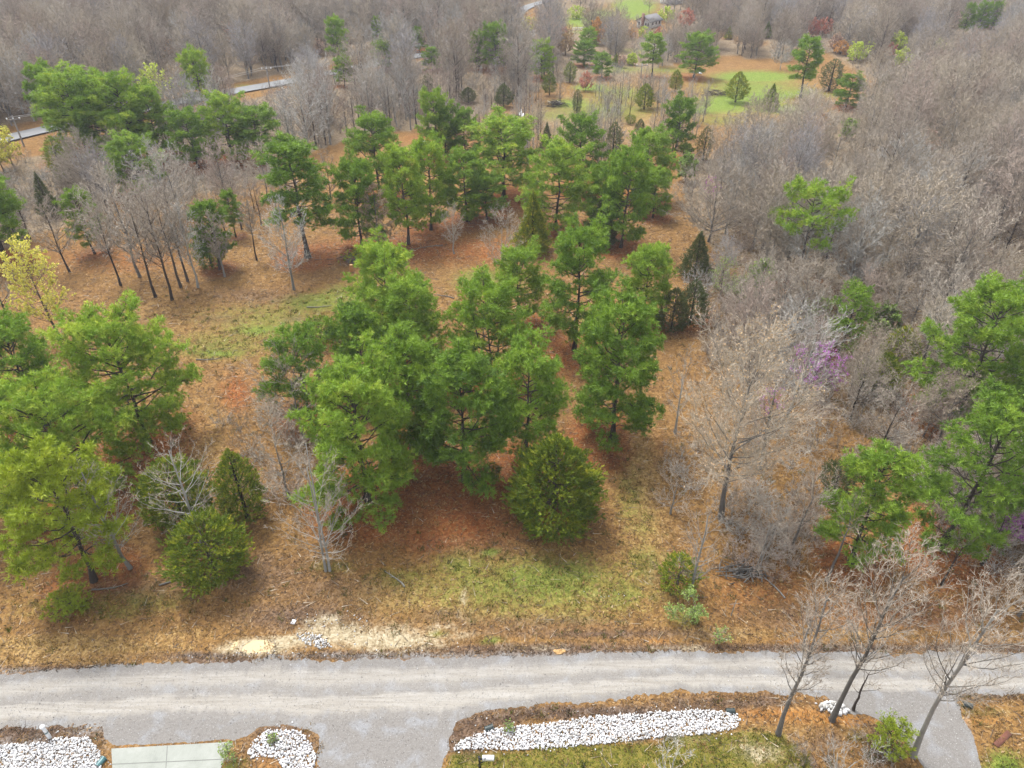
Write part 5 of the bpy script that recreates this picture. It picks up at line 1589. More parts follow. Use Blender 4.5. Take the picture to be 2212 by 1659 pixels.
mb = MB()
RNG = ro
x, y, z, px, py = ground_points(15000, -60, 62, 18, 105, 1.5)
n = len(x)
az, L_ = ro.uniform(0, math.pi, n), ro.uniform(.15, .9, n) * (1 + y / 120)
d_ = np.stack([np.cos(az) * L_, np.sin(az) * L_, ro.normal(0, .06, n)], 1)
c_ = np.stack([x, y, z + .06], 1)
segs(mb, c_ - d_ / 2, c_ + d_ / 2, ro.uniform(.008, .024, n) * (1 + y / 110), 0, 1, ro.uniform(0, 1, n))
M_STICK = foliage('sticks', [(0, (.05, .035, .025)), (.5, (.18, .14, .10)), (1, (.55, .47, .36))], 0.0, 0.0, ALB)
tag(mb.build('twig_litter', M_STICK), kind='stuff')
x, y, z, px, py = ground_points(5200, -45, 50, 19, 80, 1.3)
g = amount(GRASS, px, py)
k = ro.uniform(0, 1, len(x)) < .12 + .7 * g
xx, yy = np.repeat(x[k], 9) + ro.normal(0, .16, k.sum() * 9), np.repeat(y[k], 9) + ro.normal(0, .16, k.sum() * 9)
blades('grass_clumps', M_GRASS, xx, yy, height(xx, yy), .08, .3, 3, .05, .022, np.repeat(ro.uniform(.1, .75, k.sum()), 9))
x, y, z, px, py = ground_points(3600, -45, 50, 19, 80, 1.3)
xx, yy = np.repeat(x, 8) + ro.normal(0, .17, len(x) * 8), np.repeat(y, 8) + ro.normal(0, .17, len(x) * 8)
blades('dead_grass_clumps', M_STRAW, xx, yy, height(xx, yy), .08, .34, 2, .05, .022, np.repeat(ro.uniform(0, 1, len(x)), 8))

# leafless brush tangled under the trees
SH = []
for k_, (H, R, tm) in enumerate(((2.6, 1.5, M_TWIG_PINK), (3.4, 1.7, M_TWIG), (2.2, 1.8, M_TWIG_PALE))):
    wood, twg, _, _ = gen_bare(700 + k_, H, R, .05, .6, 18, 6, 4, 4, stems=4, tw=.014, rise=.8, trunk_r=.03)
    SH.append(joined('brush_plant', (wood.mesh('stem', M_BARK_GREY), twg.mesh('twigs', tm))))
rows = []
for poly, step, seed, hs in (([(1500, 740), (1620, 690), (1800, 880), (1960, 1000), (1800, 1060), (1760, 1240), (1600, 1240), (1560, 1150), (1590, 1000)], 2.2, 31, (.5, 1.05)), (WOODS_NEAR, 2.3, 21, (.7, 1.5)), (WOODS_M, 4.2, 22, (.6, 1.4)), ([(1560, 1080), (1640, 1050), (1760, 1090), (1740, 1240), (1640, 1260), (1570, 1220)], 1.5, 23, (.6, 1.1)),
                             ([(1440, 960), (1560, 960), (1560, 1080), (1430, 1090)], 2.2, 24, (.6, 1.0)), (WOODS_R, 4.0, 25, (.9, 1.6)), ([(480, 900), (640, 880), (670, 1010), (620, 1140), (520, 1090)], 2.4, 26, (.6, 1.0)),
                             ([(1620, 1330), (2260, 1310), (2260, 1402), (1620, 1402)], 3.6, 27, (.25, .5)), ([(1700, 1600), (1880, 1580), (1960, 1659), (1960, 1740), (1690, 1740)], 1.3, 28, (.25, .55)),
                             ([(-60, 430), (130, 380), (400, 350), (600, 360), (640, 420), (420, 430), (150, 470)], 3.0, 29, (.7, 1.3)), ([(1960, 1020), (2260, 1100), (2260, 1300), (2040, 1240)], 2.8, 30, (.5, 1.0))):
    for (qx, qy, qz, ux, uy) in scatter(poly, step, seed):
        sc = ro.uniform(*hs)
        if seed in (22, 25, 29) and np.any((np.abs(SHOWN[:, 0] - ux) < SHOWN[:, 3] * .5) & (uy > SHOWN[:, 1] - 2) & (uy < SHOWN[:, 1] + 14)): continue
        rows.append((qx, qy, qz, ro.integers(0, 3), ro.uniform(0, 6.28), sc, sc * ro.uniform(.8, 1.2)))
bm_ = mass('undergrowth', rows, SH)
bm_['label'] = 'leafless brush tangled below the trees'

# ------------------------------------------------------------------ white limestone riprap along the road
M_STONE = bark('white_limestone', [(0, (.18, .155, .125)), (.22, (.44, .425, .40)), (.55, (.64, .64, .65)), (1, (.74, .745, .77))], .55)


def stone_shape(rng):
    ph = (1 + 5 ** .5) / 2
    v = np.array([(-1, ph, 0), (1, ph, 0), (-1, -ph, 0), (1, -ph, 0), (0, -1, ph), (0, 1, ph), (0, -1, -ph), (0, 1, -ph), (ph, 0, -1), (ph, 0, 1), (-ph, 0, -1), (-ph, 0, 1)]) / 1.9
    v = v * rng.uniform(.7, 1.25, (12, 1)) * np.array([1, rng.uniform(.6, 1.0), rng.uniform(.5, .85)])
    f = np.array([(0, 11, 5), (0, 5, 1), (0, 1, 7), (0, 7, 10), (0, 10, 11), (1, 5, 9), (5, 11, 4), (11, 10, 2), (10, 7, 6), (7, 1, 8), (3, 9, 4), (3, 4, 2), (3, 2, 6), (3, 6, 8), (3, 8, 9), (4, 9, 5), (2, 4, 11), (6, 2, 10), (8, 6, 7), (9, 8, 1)])
    return v, f


STONES = [stone_shape(ro) for _ in range(8)]
STONE_ME = []
for v, f in STONES:
    b_ = MB(); b_.add(v, f); STONE_ME.append(b_.mesh('stone', M_STONE))


def riprap(F, step, rmin, rmax, seed, label, big, mound=.12, density=1.0):
    rng = np.random.default_rng(seed)
    pts = [ground(*p) for p in F]
    x0, x1, y0, y1 = min(p.x for p in pts), max(p.x for p in pts), min(p.y for p in pts), max(p.y for p in pts)
    cx_, cy_ = (x0 + x1) / 2, (y0 + y1) / 2
    root = empty('riprap_bed', (cx_, cy_, 0))
    tag(root, label, 'riprap', 'beds of white riprap along the road')
    W2 = [(p.x, p.y) for p in pts]
    P = []
    for layer in range(2):
        for yy in np.arange(y0, y1, step):
            for xx in np.arange(x0, x1, step):
                qx, qy = xx + rng.uniform(-.6, .6) * step, yy + rng.uniform(-.6, .6) * step
                if bool(in_poly(np.array([qx]), np.array([qy]), W2)[0]) and rng.uniform() < density * (1 if layer == 0 else .55):
                    P.append((qx, qy, (.03 + layer * .07) + rng.uniform(-.02, .03)))
    P = np.array(P)
    r = rng.uniform(rmin, rmax, len(P)) * np.where(rng.uniform(0, 1, len(P)) > .9, 1.3, 1)
    ns_ = len(P) // 9       # stray ones rolled off the edge
    e_ = rng.integers(0, len(P), ns_)
    st = P[e_].copy(); st[:, :2] += rng.normal(0, .32, (ns_, 2)); st[:, 2] = .02
    P = np.concatenate([P, st]); r = np.concatenate([r, rng.uniform(rmin, rmax, ns_) * .7])
    order = np.argsort(-r)
    for j in order[:big]:
        o = bpy.data.objects.new('stone', STONE_ME[rng.integers(0, 8)])
        COL.objects.link(o)
        o.parent = root
        o.location = (P[j, 0] - cx_, P[j, 1] - cy_, P[j, 2] + .04)
        o.rotation_euler = rng.uniform(0, 6.28, 3)
        o.scale = (r[j],) * 3
    global RNG
    RNG = rng
    mb = MB()
    rest = order[big:]
    wh = rng.integers(0, 8, len(rest))
    for k in range(8):
        j = rest[wh == k]
        if len(j):
            stamp(mb, STONES[k][0], STONES[k][1], P[j] - np.array([cx_, cy_, 0]), rng.normal(size=(len(j), 3)), r[j], rng.uniform(0, 1, len(j)) ** .6)
    o = mb.build('loose_stone_fill', M_STONE, root)
    o['kind'] = 'stuff'


riprap([(976, 1623), (1000, 1598), (1063, 1576), (1180, 1563), (1280, 1549), (1415, 1540), (1520, 1533), (1592, 1541), (1599, 1556), (1590, 1574), (1530, 1586), (1420, 1594), (1345, 1604), (1200, 1616), (1110, 1622), (1020, 1618)],
       .11, .04, .108, 11, 'long strip of white broken limestone between the gravel road and the lawn', 110)
riprap([(536, 1628), (546, 1602), (580, 1576), (650, 1580), (668, 1604), (683, 1632), (672, 1700), (655, 1760), (606, 1760), (618, 1668), (600, 1640), (560, 1632), (545, 1640)], .11, .04, .108, 12,
       'round heap of white broken limestone between the concrete driveway and the wide gravel apron', 80)
riprap([(-60, 1616), (20, 1609), (100, 1606), (120, 1595), (190, 1594), (215, 1622), (222, 1640), (214, 1700), (205, 1760), (-60, 1760)], .11, .04, .108, 13, 'white broken limestone on the outer side of the concrete driveway, cut by the photo edge', 90)
riprap([(1768, 1525), (1790, 1514), (1820, 1522), (1832, 1540), (1810, 1545), (1775, 1540)], .2, .12, .2, 14, 'small pile of large white rocks at the foot of the tallest road-side tree', 24)
riprap([(640, 1372), (668, 1367), (705, 1382), (716, 1398), (690, 1402), (655, 1390)], .16, .06, .11, 15, 'patch of white gravel spilled on the sandy road bank', 14)
mb = MB()
RNG = ro
x, y = ro.uniform(-30, 22, 9000), ro.uniform(18, 24, 9000)
px, py, _ = project(x, y, np.zeros(9000))
k = amount([(1300, 1575, 320, 30, .5), (600, 1610, 90, 40, .7), (100, 1620, 160, 30, .4)], px, py) > ro.uniform(0, 1.6, 9000)
k &= ~on_gravel(px, py) & ~in_poly(px, py, LAWN)
stamp(mb, CHIP[0], CHIP[1], np.stack([x[k], y[k], np.full(k.sum(), .17)], 1), norm(np.stack([ro.normal(0, .5, k.sum()), ro.normal(0, .5, k.sum()), np.ones(k.sum())], 1)), ro.uniform(.08, .2, k.sum()), ro.uniform(0, .7, k.sum()))
tag(mb.build('blown_leaves', M_LITTER), kind='stuff')
# white chips strewn over the bank and the road edge
mb = MB()
RNG = ro
x, y, z, px, py = ground_points(26000, -30, 30, 24, 40, 1.0)
s = amount([(715, 1350, 60, 22, .9), (660, 1350, 16, 30, .9), (770, 1340, 50, 16, .5), (900, 1398, 120, 14, .3), (1300, 1290, 60, 10, .4), (560, 1416, 200, 8, .5)], px, py)
k = ro.uniform(0, 1, len(x)) < s * .35
stamp(mb, STONES[0][0], STONES[0][1], np.stack([x[k], y[k], z[k] + .02], 1), ro.normal(size=(k.sum(), 3)), ro.uniform(.03, .085, k.sum()), ro.uniform(0, 1, k.sum()))
tag(mb.build('scattered_limestone_chips', M_STONE), kind='stuff')

mb = MB()
n = 46000
x, y = ro.uniform(-34, 34, n), ro.uniform(19.5, 30, n)
px, py, _ = project(x, y, np.zeros(n))
edge = on_gravel(px, py)
px2, py2, _ = project(x, y + ro.normal(0, .35, n), np.zeros(n))
k = (on_gravel(px2, py2)) & (px > -40) & (px < 2260) & (py < 1700) & ~in_poly(px, py, conc)
x, y = x[k], y[k]; n = len(x)
tet = np.array([(.6, 0, 0), (-.4, .5, 0), (-.4, -.5, 0), (0, 0, .7)])
stamp(mb, tet, np.array([(0, 1, 3), (1, 2, 3), (2, 0, 3)]), np.stack([x, y, np.full(n, .012)], 1), norm(ro.normal(0, .25, (n, 3)) + np.array([0, 0, 1])), ro.uniform(.018, .06, n) * np.where(ro.uniform(0, 1, n) > .97, 1.7, 1), ro.uniform(0, 1, n))
M_CHIP = foliage('road_stone_chips', [(0, (.13, .12, .11)), (.4, (.28, .265, .25)), (.8, (.38, .37, .36)), (1, (.46, .455, .45))], 0.0, 0.0, ALB)
tag(mb.build('loose_gravel', M_CHIP), kind='stuff')

# muddy pool in the ditch, with a smaller one beside it
def puddle_mat():
    m, t, out = nodes('muddy_water')
    tc = N(t, 'ShaderNodeTexCoord')
    c = mixc(t, noise(t, tc.outputs['Object'], .8, 4), (.27, .185, .075), (.36, .26, .115))
    b = N(t, 'ShaderNodeBsdfPrincipled', Roughness=.3)
    b.inputs['Specular IOR Level'].default_value = .2
    t.links.new(c, b.inputs['Base Color'])
    t.links.new(b.outputs[0], out.inputs['Surface'])
    return m


M_PUDDLE = puddle_mat()
sheet('water', [(522, 1406), (532, 1389), (548, 1384), (572, 1382), (592, 1390), (594, 1396), (582, 1408), (560, 1411), (535, 1412)], .012, M_PUDDLE, .07, 31)
sheet('water', [(496, 1402), (505, 1386), (518, 1382), (512, 1396), (500, 1406)], .012, M_PUDDLE, .05, 32)

# ------------------------------------------------------------------ things by the road
M_BLACK = plain('black_paint', (.015, .015, .016), .45)
M_WHITE = plain('white_plastic', (.80, .82, .84), .35, var=.05)
M_RUSTY = plain('rusty_sheet', (.16, .055, .03), .8, var=.4)
M_TARP = plain('dark_culvert_plastic', (.02, .035, .035), .5)
M_TEAL = plain('teal_plastic', (.05, .15, .16), .4)
M_LOGEND = plain('raw_orange_wood', (.50, .24, .08), .8, var=.3)
M_CLAYLUMP = plain('tan_clay', (.50, .30, .12), .9, var=.25)


def at_height(px, py, h):
    d = ray(px, py)
    t = (CAM_H - h) / -d[2]
    return Vector((d[0] * t, d[1] * t, 0))


mbx = at_height(1035.5, 1636, 1.25)
root = empty('mailbox', mbx)
tag(root, 'white mailbox on a black post with a short arm at the lawn edge', 'mailbox')
b_ = MB(); box(b_, -.055, .055, -.055, .055, 0, 1.25); box(b_, -.075, .075, -.075, .075, 1.25, 1.28); b_.build('post', M_BLACK, root)
b_ = MB(); box(b_, .055, .86, -.05, .05, 1.02, 1.09); tube(b_, [(.055, 0, .62), (.45, 0, 1.02)], [.03, .03], 6); b_.build('arm', M_BLACK, root)
b_ = MB()
prof_ = [(-.14, 0), (.14, 0), (.14, .12)] + [(.14 * math.cos(a_), .12 + .14 * math.sin(a_)) for a_ in np.linspace(.3, math.pi - .3, 7)] + [(-.14, .12)]
n = len(prof_)
v = [(.16, p, 1.092 + q) for p, q in prof_] + [(.84, p, 1.092 + q) for p, q in prof_]
f = [(j, (j + 1) % n, n + (j + 1) % n) for j in range(n)] + [(j, n + (j + 1) % n, n + j) for j in range(n)] + [(0, j, j + 1) for j in range(1, n - 1)] + [(n, n + j + 1, n + j) for j in range(1, n - 1)]
b_.add(v, f)
b_.build('box', M_WHITE, root)
b_ = MB(); box(b_, .845, .86, -.13, .13, 1.10, 1.33); b_.build('door', M_BLACK, root)
b_ = MB(); box(b_, .3, .32, -.16, -.145, 1.2, 1.42); box(b_, .3, .4, -.163, -.147, 1.36, 1.42); b_.build('flag', M_BLACK, root)

g = ground(108, 1594)
root = empty('marker_post', g)
tag(root, 'thick white roadside marker post standing at the weedy gravel edge by the riprap', 'post')
b_ = MB(); tube(b_, [(0, 0, -.1), (0, 0, .4), (.01, 0, .75), (.0, 0, 1.2)], [.11, .11, .10, .10], 12); b_.build('post', M_WHITE, root, True)
b_ = MB(); tube(b_, [(0, 0, 1.2), (0, 0, 1.24), (0, 0, 1.34)], [.15, .15, .09], 12); b_.build('cap', M_WHITE, root, True)
b_ = MB(); tube(b_, [(0, 0, .6), (0, 0, .7)], [.118, .118], 12, cap=False); b_.build('band', M_TEAL, root, True)

g = ground(634, 1344)
b_ = MB(); box(b_, -.15, .15, -.18, .18, .03, .05, M=Matrix.Rotation(rad(-12), 4, 'Z'))
o = b_.build('board', plain('white_board', (.85, .86, .9), .5, var=.03)); o.location = g
tag(o, 'small white square board lying flat on the dark road bank', 'board')

g = ground(2165, 1597)
b_ = MB(); box(b_, -.75, .75, -.16, .16, .05, .075, M=Matrix.Rotation(rad(32), 4, 'Z') @ Matrix.Rotation(rad(6), 4, 'X'))
o = b_.build('metal_sheet', M_RUSTY); o.location = g
tag(o, 'rust-red strip of sheet metal lying in the grass beyond the gravel driveway', 'metal sheet')


def culvert(px, py, rz, label, mat):
    g = ground(px, py)
    r = empty('culvert_pipe', g, rz)
    tag(r, label, 'culvert pipe', 'culvert pipe ends')
    b_ = MB()
    xs_ = [0, .05, .1, .15, .2, .25, .3, .35, .4, .5]
    rs_ = [.17, .18, .17, .18, .17, .18, .17, .18, .17, .17]
    tube(b_, [(q, 0, .10) for q in xs_], rs_, 14, cap=False)
    tube(b_, [(q, 0, .10) for q in xs_[::-1]], [q - .02 for q in rs_[::-1]], 14, cap=False)
    b_.build('pipe', mat, r, True)
    b_ = MB()
    tube(b_, [(-.03, 0, .10), (.03, 0, .10)], [.2, .2], 14, cap=False)
    b_.build('rim', mat, r)


culvert(1064, 1572, rad(200), 'dark culvert pipe end at the gravel-apron tip of the long riprap strip', M_TARP)
culvert(1585, 1538, rad(180), 'dark culvert pipe end at the far tip of the long riprap strip', M_TARP)
culvert(226, 1640, rad(250), 'teal-rimmed culvert pipe end poking out beside the concrete driveway', M_TEAL)
culvert(2080, 1522, rad(-20), 'dark green culvert pipe end at the mouth of the gravel driveway', M_TARP)

g = ground(1579, 1330)
root = empty('dead_stalk', g)
tag(root, 'thin grey dead stalk with a crosswise twig standing in the leaf litter', 'dead stalk')
b_ = MB(); tube(b_, [(0, 0, -.1), (.03, 0, .9), (.08, .02, 1.7)], [.04, .03, .02], 6); b_.build('stem', M_BARK_PALE, root)
b_ = MB(); tube(b_, [(-.3, .02, 1.2), (.05, 0, 1.3), (.5, .03, 1.38)], [.015, .02, .012], 5); b_.build('twig', M_BARK_PALE, root)


def lump(name, px, py, sx, sy, sz, mat, label, cat):
    g = ground(px, py)
    rng = np.random.default_rng(int(px))
    n, m = 9, 16
    v, f = [(0, 0, sz)], []
    for i in range(1, n):
        for j in range(m):
            ph, th = i / (n - 1) * math.pi * .52, j / m * 2 * math.pi
            q = 1 + .14 * math.sin(3 * th + i) + rng.normal(0, .05)
            v.append((sx * math.sin(ph) * math.cos(th) * q, sy * math.sin(ph) * math.sin(th) * q, sz * math.cos(ph) * q))
    for j in range(m):
        f.append((0, 1 + j, 1 + (j + 1) % m))
    for i in range(n - 2):
        for j in range(m):
            a, b = 1 + i * m + j, 1 + i * m + (j + 1) % m
            f += [(a, a + m, b + m), (a, b + m, b)]
    b_ = MB(); b_.add(v, f)
    o = b_.build(name, mat); o.location = g
    tag(o, label, cat)


lump('clay_lump', 2182, 1316, .34, .26, .3, M_CLAYLUMP, 'tan lump of clay lying on the brown bank near the photo edge', 'clay lump')
lump('clay_lump', 1208, 1408, .42, .2, .1, M_CLAYLUMP, 'flat orange-tan slab of earth on the dark edge of the gravel road', 'clay lump')

g = ground(760, 586)
root = empty('cut_log', g, rad(20))
tag(root, 'short upright orange cut log in front of the brush pile', 'log')
b_ = MB(); tube(b_, [(0, 0, -.05), (0, 0, .95)], [.28, .24], 10, cap=False); b_.build('log_side', M_LOGEND, root, True)
b_ = MB(); tube(b_, [(0, 0, .93), (0, 0, .955)], [.235, .23], 10); b_.build('cut_face', plain('cut_wood', (.6, .36, .15), .8), root)


def brush_pile(px, py, L, Wd, H, n, mats, label, green=0, seed=1, white=0):
    g = ground(px, py)
    rng = np.random.default_rng(seed)
    global RNG
    RNG = rng
    root = empty('brush_pile', g)
    tag(root, label, 'brush pile')
    b_ = MB()
    for _ in range(n):
        c = np.array([rng.normal(0, L * .26), rng.normal(0, Wd * .26), 0])
        c[2] = H * max(.05, 1 - (abs(c[0]) / L * 1.8) ** 2) * rng.uniform(.1, 1)
        a = rng.uniform(0, math.pi)
        d = np.array([math.cos(a), math.sin(a) * .6, rng.normal(0, .18)]) * rng.uniform(.3, .7) * min(L, 3) * .6
        tube(b_, [c - d, c + rng.normal(0, .08, 3), c + d], [.05, .04, .015], 4, rng.uniform(0, 1), cap=False)
    b_.build('branches', mats[0], root)
    if green:
        t_ = MB()
        pos = np.stack([rng.normal(L * .12, L * .22, green), rng.normal(0, Wd * .24, green), np.zeros(green)], 1)
        pos[:, 2] = H * np.clip(1.1 - (np.abs(pos[:, 0]) / L * 1.7) ** 2, .1, 1.1) * rng.uniform(.5, 1, green)
        stamp(t_, *PLUMES[0], pos, norm(rng.normal(0, 1, (green, 3)) + np.array([.5, 0, .8])), rng.uniform(.5, .9, green), rng.uniform(.1, .7, green))
        t_.build('green_boughs', M_CEDAR, root)
    for _ in range(white):
        w_ = MB()
        c = np.array([rng.normal(0, L * .2), rng.normal(0, Wd * .2), H * .6])
        d = np.array([rng.uniform(-.8, .8), rng.uniform(-.3, .3), rng.uniform(.1, .4)])
        tube(w_, [c - d, c + d], [.09, .07], 5)
        w_.build('bleached_limb', M_TWIG_PALE, root)


brush_pile(782, 566, 6.4, 2.6, 1.2, 150, (M_BARK_GREY,), 'heap of felled cedar boughs and branches on the cleared ground', 420, 5)
brush_pile(1547, 206, 8.0, 3.0, 1.1, 110, (M_BARK_DARK,), 'low dark brush pile on the green field near the neat egg-shaped cedar', 0, 6)
brush_pile(1202, 229, 5.0, 3.0, 1.3, 110, (M_BARK_DARK,), 'brush pile with bleached white limbs on the pale grass', 0, 7, 5)
brush_pile(1600, 1236, 3.2, 1.4, .6, 60, (M_BARK_GREY,), 'dead brush heap at the foot of the many-stemmed bushy tree', 0, 8)


def scrap(px, py, s, seed, label):
    g = ground(px, py)
    rng = np.random.default_rng(seed)
    root = empty('white_scrap', g, rng.uniform(0, 3))
    tag(root, label, 'scrap', 'white scraps lying in the thin woods')
    for k in range(2):
        b_ = MB()
        n = 6
        gx, gy = np.meshgrid(np.linspace(-1, 1, n), np.linspace(-.5, .5, n))
        zz = .12 + .16 * rng.normal(size=gx.shape) ** 2 + .1 * gx
        v = np.stack([gx.ravel() * s + k * s * .6, gy.ravel() * s + k * s * .5, zz.ravel() * s + .1 * k + .05], 1)
        i = (np.arange(n - 1)[:, None] * n + np.arange(n - 1)[None]).ravel()
        b_.add(v, np.concatenate([np.stack([i, i + 1, i + n + 1], 1), np.stack([i, i + n + 1, i + n], 1)]))
        b_.build('sheet', M_WHITE, root)


scrap(1127, 250, .9, 1, 'crumpled white sheet lying on the pale grass, largest scrap')
scrap(1064, 264, .6, 2, 'thin white scrap on the bare tan ground behind the pine band')
scrap(914, 312, .6, 3, 'white scrap lying under the dark round-headed pine')
scrap(1512, 160, .6, 4, 'small white scrap under the spreading dark pine')

# fallen branches one can make out on the ground
FALLEN = [(855, 1250, 2.2, 140, 'curved pale fallen branch below the clump of pines'), (915, 535, 5.5, 200, 'long bent fallen limb near the brush pile'), (1665, 1260, 3.0, 120, 'pale crooked limb leaning out of the dead brush heap'),
          (690, 664, 3.0, 10, 'thin fallen branch on the grassy patch of the clearing'), (450, 778, 2.6, 5, 'dark fallen branch lying on the near grass of the clearing'), (395, 1250, 3.2, 30, 'straight dead branch beside the golden-tipped cedar'),
          (238, 1272, 2.4, 15, 'rotten orange-brown log at the foot of the slanting pine'), (1610, 1243, 2.4, 170, 'short grey log at the edge of the dead brush heap'), (960, 640, 2.8, 160, 'dark fallen branch on the reddish ground by the clump')]
for k, (px, py, L_, az, lab) in enumerate(FALLEN):
    g = ground(px, py)
    rng = np.random.default_rng(900 + k)
    root = empty('fallen_branch', g, rad(az))
    tag(root, lab, 'fallen branch', 'fallen branches')
    b_ = MB()
    t_ = np.linspace(-.5, .5, 6)
    main = np.stack([t_ * L_, .12 * L_ * (t_ ** 2) * 2 + rng.normal(0, .03, 6), np.full(6, .07) + .05 * np.abs(t_)], 1)
    tube(b_, main, np.linspace(.07, .025, 6), 5)
    b_.build('limb', M_BARK_PALE if k in (0, 2) else M_BARK_GREY, root)
    for j in (2, 3, 4):
        b_ = MB()
        e = main[j] + np.array([.25, .3 * (1 if j % 2 else -1), .12]) * L_ * .35
        tube(b_, [main[j], (main[j] + e) / 2 + rng.normal(0, .03, 3), e], [.025, .018, .008], 4, cap=False)
        b_.build('side_branch', M_TWIG, root)

# low green plants by the road
SMALL = [(160, 1318, 1290, 72, M_PINE_Y, 'small sprawling yellow-green pine shrub on the road bank'), (1915, 1625, 1575, 66, M_PINE_Y, 'yellow-green pine sapling at the corner of the gravel driveway')]
for k, (bx, by, ty, w, m_, lab) in enumerate(SMALL):
    b, H, Wd = tree_size(bx, by, ty, w)
    wood, ndl = gen_pine(800 + k, max(H, 1.1), Wd * .5, .05, 26, 5)
    put_tree('pine_sapling', b, [('trunk', wood, M_BARK_DARK, True), ('crown', ndl, m_, False)], lab, 'pine sapling', 'young pines by the road')
for k, (bx, by, ty, w, n_, lab) in enumerate(((1478, 1345, 1282, 70, 1500, 'feathery light green shrub at the foot of the road-bank cedar'), (1555, 1390, 1360, 22, 240, 'lime-green sprout on the road bank by the orange clay'),
                                            (590, 1602, 1594, 13, 120, 'dark green weed at the edge of the round riprap heap'), (1099, 1578, 1569, 11, 90, 'small green weed growing in the long riprap strip'),
                                            (500, 1640, 1612, 26, 300, 'dark grassy shrub squeezed beside the curved side of the concrete driveway'))):
    b, H, Wd = tree_size(bx, by, ty, w)
    wood, twg, lvs, _ = gen_bare(820 + k, max(H, .5), Wd * .5, .05, .5, 14, 6, 4, 4, stems=3, tw=.008, trunk_r=.02, leaf=M_GREENTWIG, leaf_n=n_, leaf_size=.12)
    put_tree('green_shrub', b, [('stems', wood, M_BARK_GREY, True), ('twigs', twg, M_TWIG, False), ('leaves', lvs, M_GREENTWIG, False)], lab, 'shrub', 'small green shrubs by the road')

# ------------------------------------------------------------------ houses, poles and wires far off
M_WALL = plain('white_siding', (.72, .71, .68), .7, var=.05)
M_ROOF = plain('grey_shingles', (.15, .145, .15), .9, var=.2)
M_BRICK = plain('brown_brick', (.26, .15, .11), .9, var=.3)
M_GLASS = plain('dark_window', (.03, .035, .045), .15)
M_TIN = plain('pale_tin_roof', (.55, .60, .66), .5, var=.1)
M_POLE = plain('weathered_pole', (.24, .22, .20), .9)


def house(px, py, w, l, wall, rise, rz, roofm, label, cat, name, chim=True):
    g = ground(px, py)
    root = empty(name, g, rz)
    tag(root, label, cat)
    b_ = MB()
    box(b_, -w / 2, w / 2, 0, l, -.5, wall)
    for yy in (0.0, l):
        b_.add([(-w / 2, yy, wall), (w / 2, yy, wall), (0, yy, wall + rise)], [(0, 1, 2) if yy == 0 else (0, 2, 1)])
    b_.build('wall', M_WALL, root)
    rf_ = MB()
    for s_ in (-1, 1):
        e = np.array([s_ * (w / 2 + .5), 0, wall - .5 * rise / (w / 2)])
        p = np.array([0, 0, wall + rise + .05])
        v = []
        for yy in (-.5, l + .5):
            for q in (e, p):
                for dz in (0.05, .25):
                    v.append((q[0], yy, q[2] + dz))
        f = [(0, 4, 6), (0, 6, 2), (1, 3, 7), (1, 7, 5), (0, 1, 5), (0, 5, 4), (2, 6, 7), (2, 7, 3), (0, 2, 3), (0, 3, 1), (4, 5, 7), (4, 7, 6)]
        rf_.add(v, f)
    ro_ = rf_.build('roof', roofm, root)
    if chim:
        b_ = MB(); box(b_, -.55, .35, -.75, -.02, -.5, wall + rise + 1.0); b_.build('chimney', M_BRICK, root)
        for x_, z_ in ((-w * .32, .8), (w * .19, .8), (w * .38, .8)):
            b_ = MB(); box(b_, x_ - .38, x_ + .38, -.06, -.003, z_, z_ + 1.2); f_ = b_.build('window', M_WALL, root)
            b_ = MB(); box(b_, x_ - .32, x_ + .32, -.09, -.062, z_ + .08, z_ + 1.12); b_.build('pane', M_GLASS, f_)
        for y_ in (1.2, 3.4, 5.6):
            b_ = MB(); box(b_, w / 2 + .003, w / 2 + .06, y_, y_ + 1.2, 1.0, 2.2); f_ = b_.build('window', M_WALL, root)
            b_ = MB(); box(b_, w / 2 + .062, w / 2 + .09, y_ + .1, y_ + 1.1, 1.1, 2.1); b_.build('pane', M_GLASS, f_)


house(1389, 61, 5.4, 7.5, 2.3, 1.5, rad(-42), M_ROOF, 'white house with a grey gable roof and a brick chimney on its end wall', 'house', 'house')
house(1434, 8, 5, 8, 2.2, 1.3, rad(-60), M_TIN, 'pale blue-roofed building at the top of the far lawn', 'building', 'outbuilding', False)


def pole(px, py, ty, label, arm=1.2, white=False):
    b, H, _ = tree_size(px, py, ty, 1)
    root = empty('utility_pole', b, rad(15))
    tag(root, label, 'utility pole', 'utility poles')
    b_ = MB(); tube(b_, [(0, 0, -.3), (0, 0, H)], [.17, .12], 8); b_.build('pole', M_POLE, root, True)
    b_ = MB(); box(b_, -arm, arm, -.14, -.02 - .0, H - .75, H - .6); b_.build('crossarm', M_POLE, root)
    for s_ in (-.9, 0, .9):
        b_ = MB(); tube(b_, [(s_ * arm, -.08, H - .6), (s_ * arm, -.08, H - .4), (s_ * arm, -.08, H - .3)], [.1, .14, .06], 8); b_.build('insulator', M_WHITE, root, True)
    return b, H


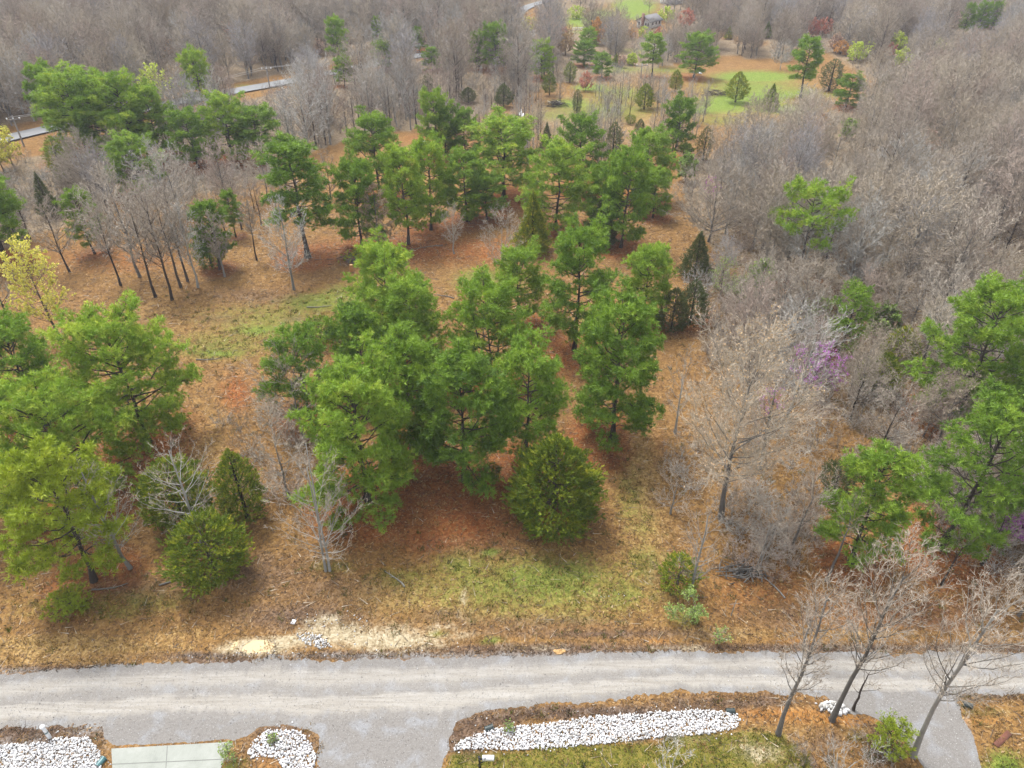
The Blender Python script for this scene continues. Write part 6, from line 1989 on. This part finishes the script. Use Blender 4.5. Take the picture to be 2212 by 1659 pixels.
P1 = pole(583, 190, 143, 'wooden utility pole at the verge of the paved road')
P2 = pole(52, 316, 250, 'wooden utility pole beside the paved road near the photo edge')
P0 = pole(862, 134, 92, 'wooden utility pole in the gap below the tiny slim pine')
P3 = pole(1384, 170, 136, 'lone utility pole with white insulators on its crossarm, near the thin high-crowned pine', 1.6)
P4 = pole(1090, 134, 84, 'tall slim pole rising below the bend of the paved road')


def wire(A, B, off, label):
    a = A[0] + Vector((0, 0, A[1] - .3)); b = B[0] + Vector((0, 0, B[1] - .3))
    b_ = MB()
    pts = []
    for q in np.linspace(0, 1, 15):
        p = a.lerp(b, q)
        p.z -= 4 * .9 * q * (1 - q)
        pts.append((p.x + off, p.y, p.z))
    tube(b_, pts, [.035] * 15, 4)
    o = b_.build('overhead_wire', plain('grey_wire', (.30, .29, .28), .6))
    tag(o, label, 'overhead wire', 'overhead wires')


wire(P2, P1, .9, 'overhead wire over the dark grove, upper strand')
wire(P2, P1, -.9, 'overhead wire over the dark grove, lower strand')
wire(P1, P0, .9, 'overhead wire along the middle of the paved road, upper strand')
wire(P1, P0, -.9, 'overhead wire along the middle of the paved road, lower strand')
wire(P0, P4, .0, 'single overhead wire reaching to the road bend')

# white board fence on the far lawn
a, b = ground(1237, 67), ground(1259, 66)
root = empty('board_fence', a)
tag(root, 'short white board fence on the green strip beside the orange tree', 'fence')
d = b - a
for k in range(5):
    p = d * (k / 4)
    b_ = MB(); box(b_, p.x - .08, p.x + .08, p.y - .08, p.y + .08, p.z - .3, p.z + 1.2); b_.build('post', M_WHITE, root)
for zz in (.45, .95):
    b_ = MB(); tube(b_, [(0, 0, zz), (d.x, d.y, d.z + zz)], [.09, .09], 4); b_.build('rail', M_WHITE, root)

# ------------------------------------------------------------------ air
def haze():
    m, t, out = nodes('thin_haze')
    pv = N(t, 'ShaderNodeVolumePrincipled')
    pv.inputs['Color'].default_value = (.80, .84, 1.0, 1)
    pv.inputs['Density'].default_value = HAZE
    t.links.new(pv.outputs[0], out.inputs['Volume'])
    b_ = MB()
    box(b_, -1520, 1520, -160, 1720, -4, 95)
    o = b_.build('haze', m)
    tag(o, kind='stuff')


HAZE = .0002
if HAZE: haze()
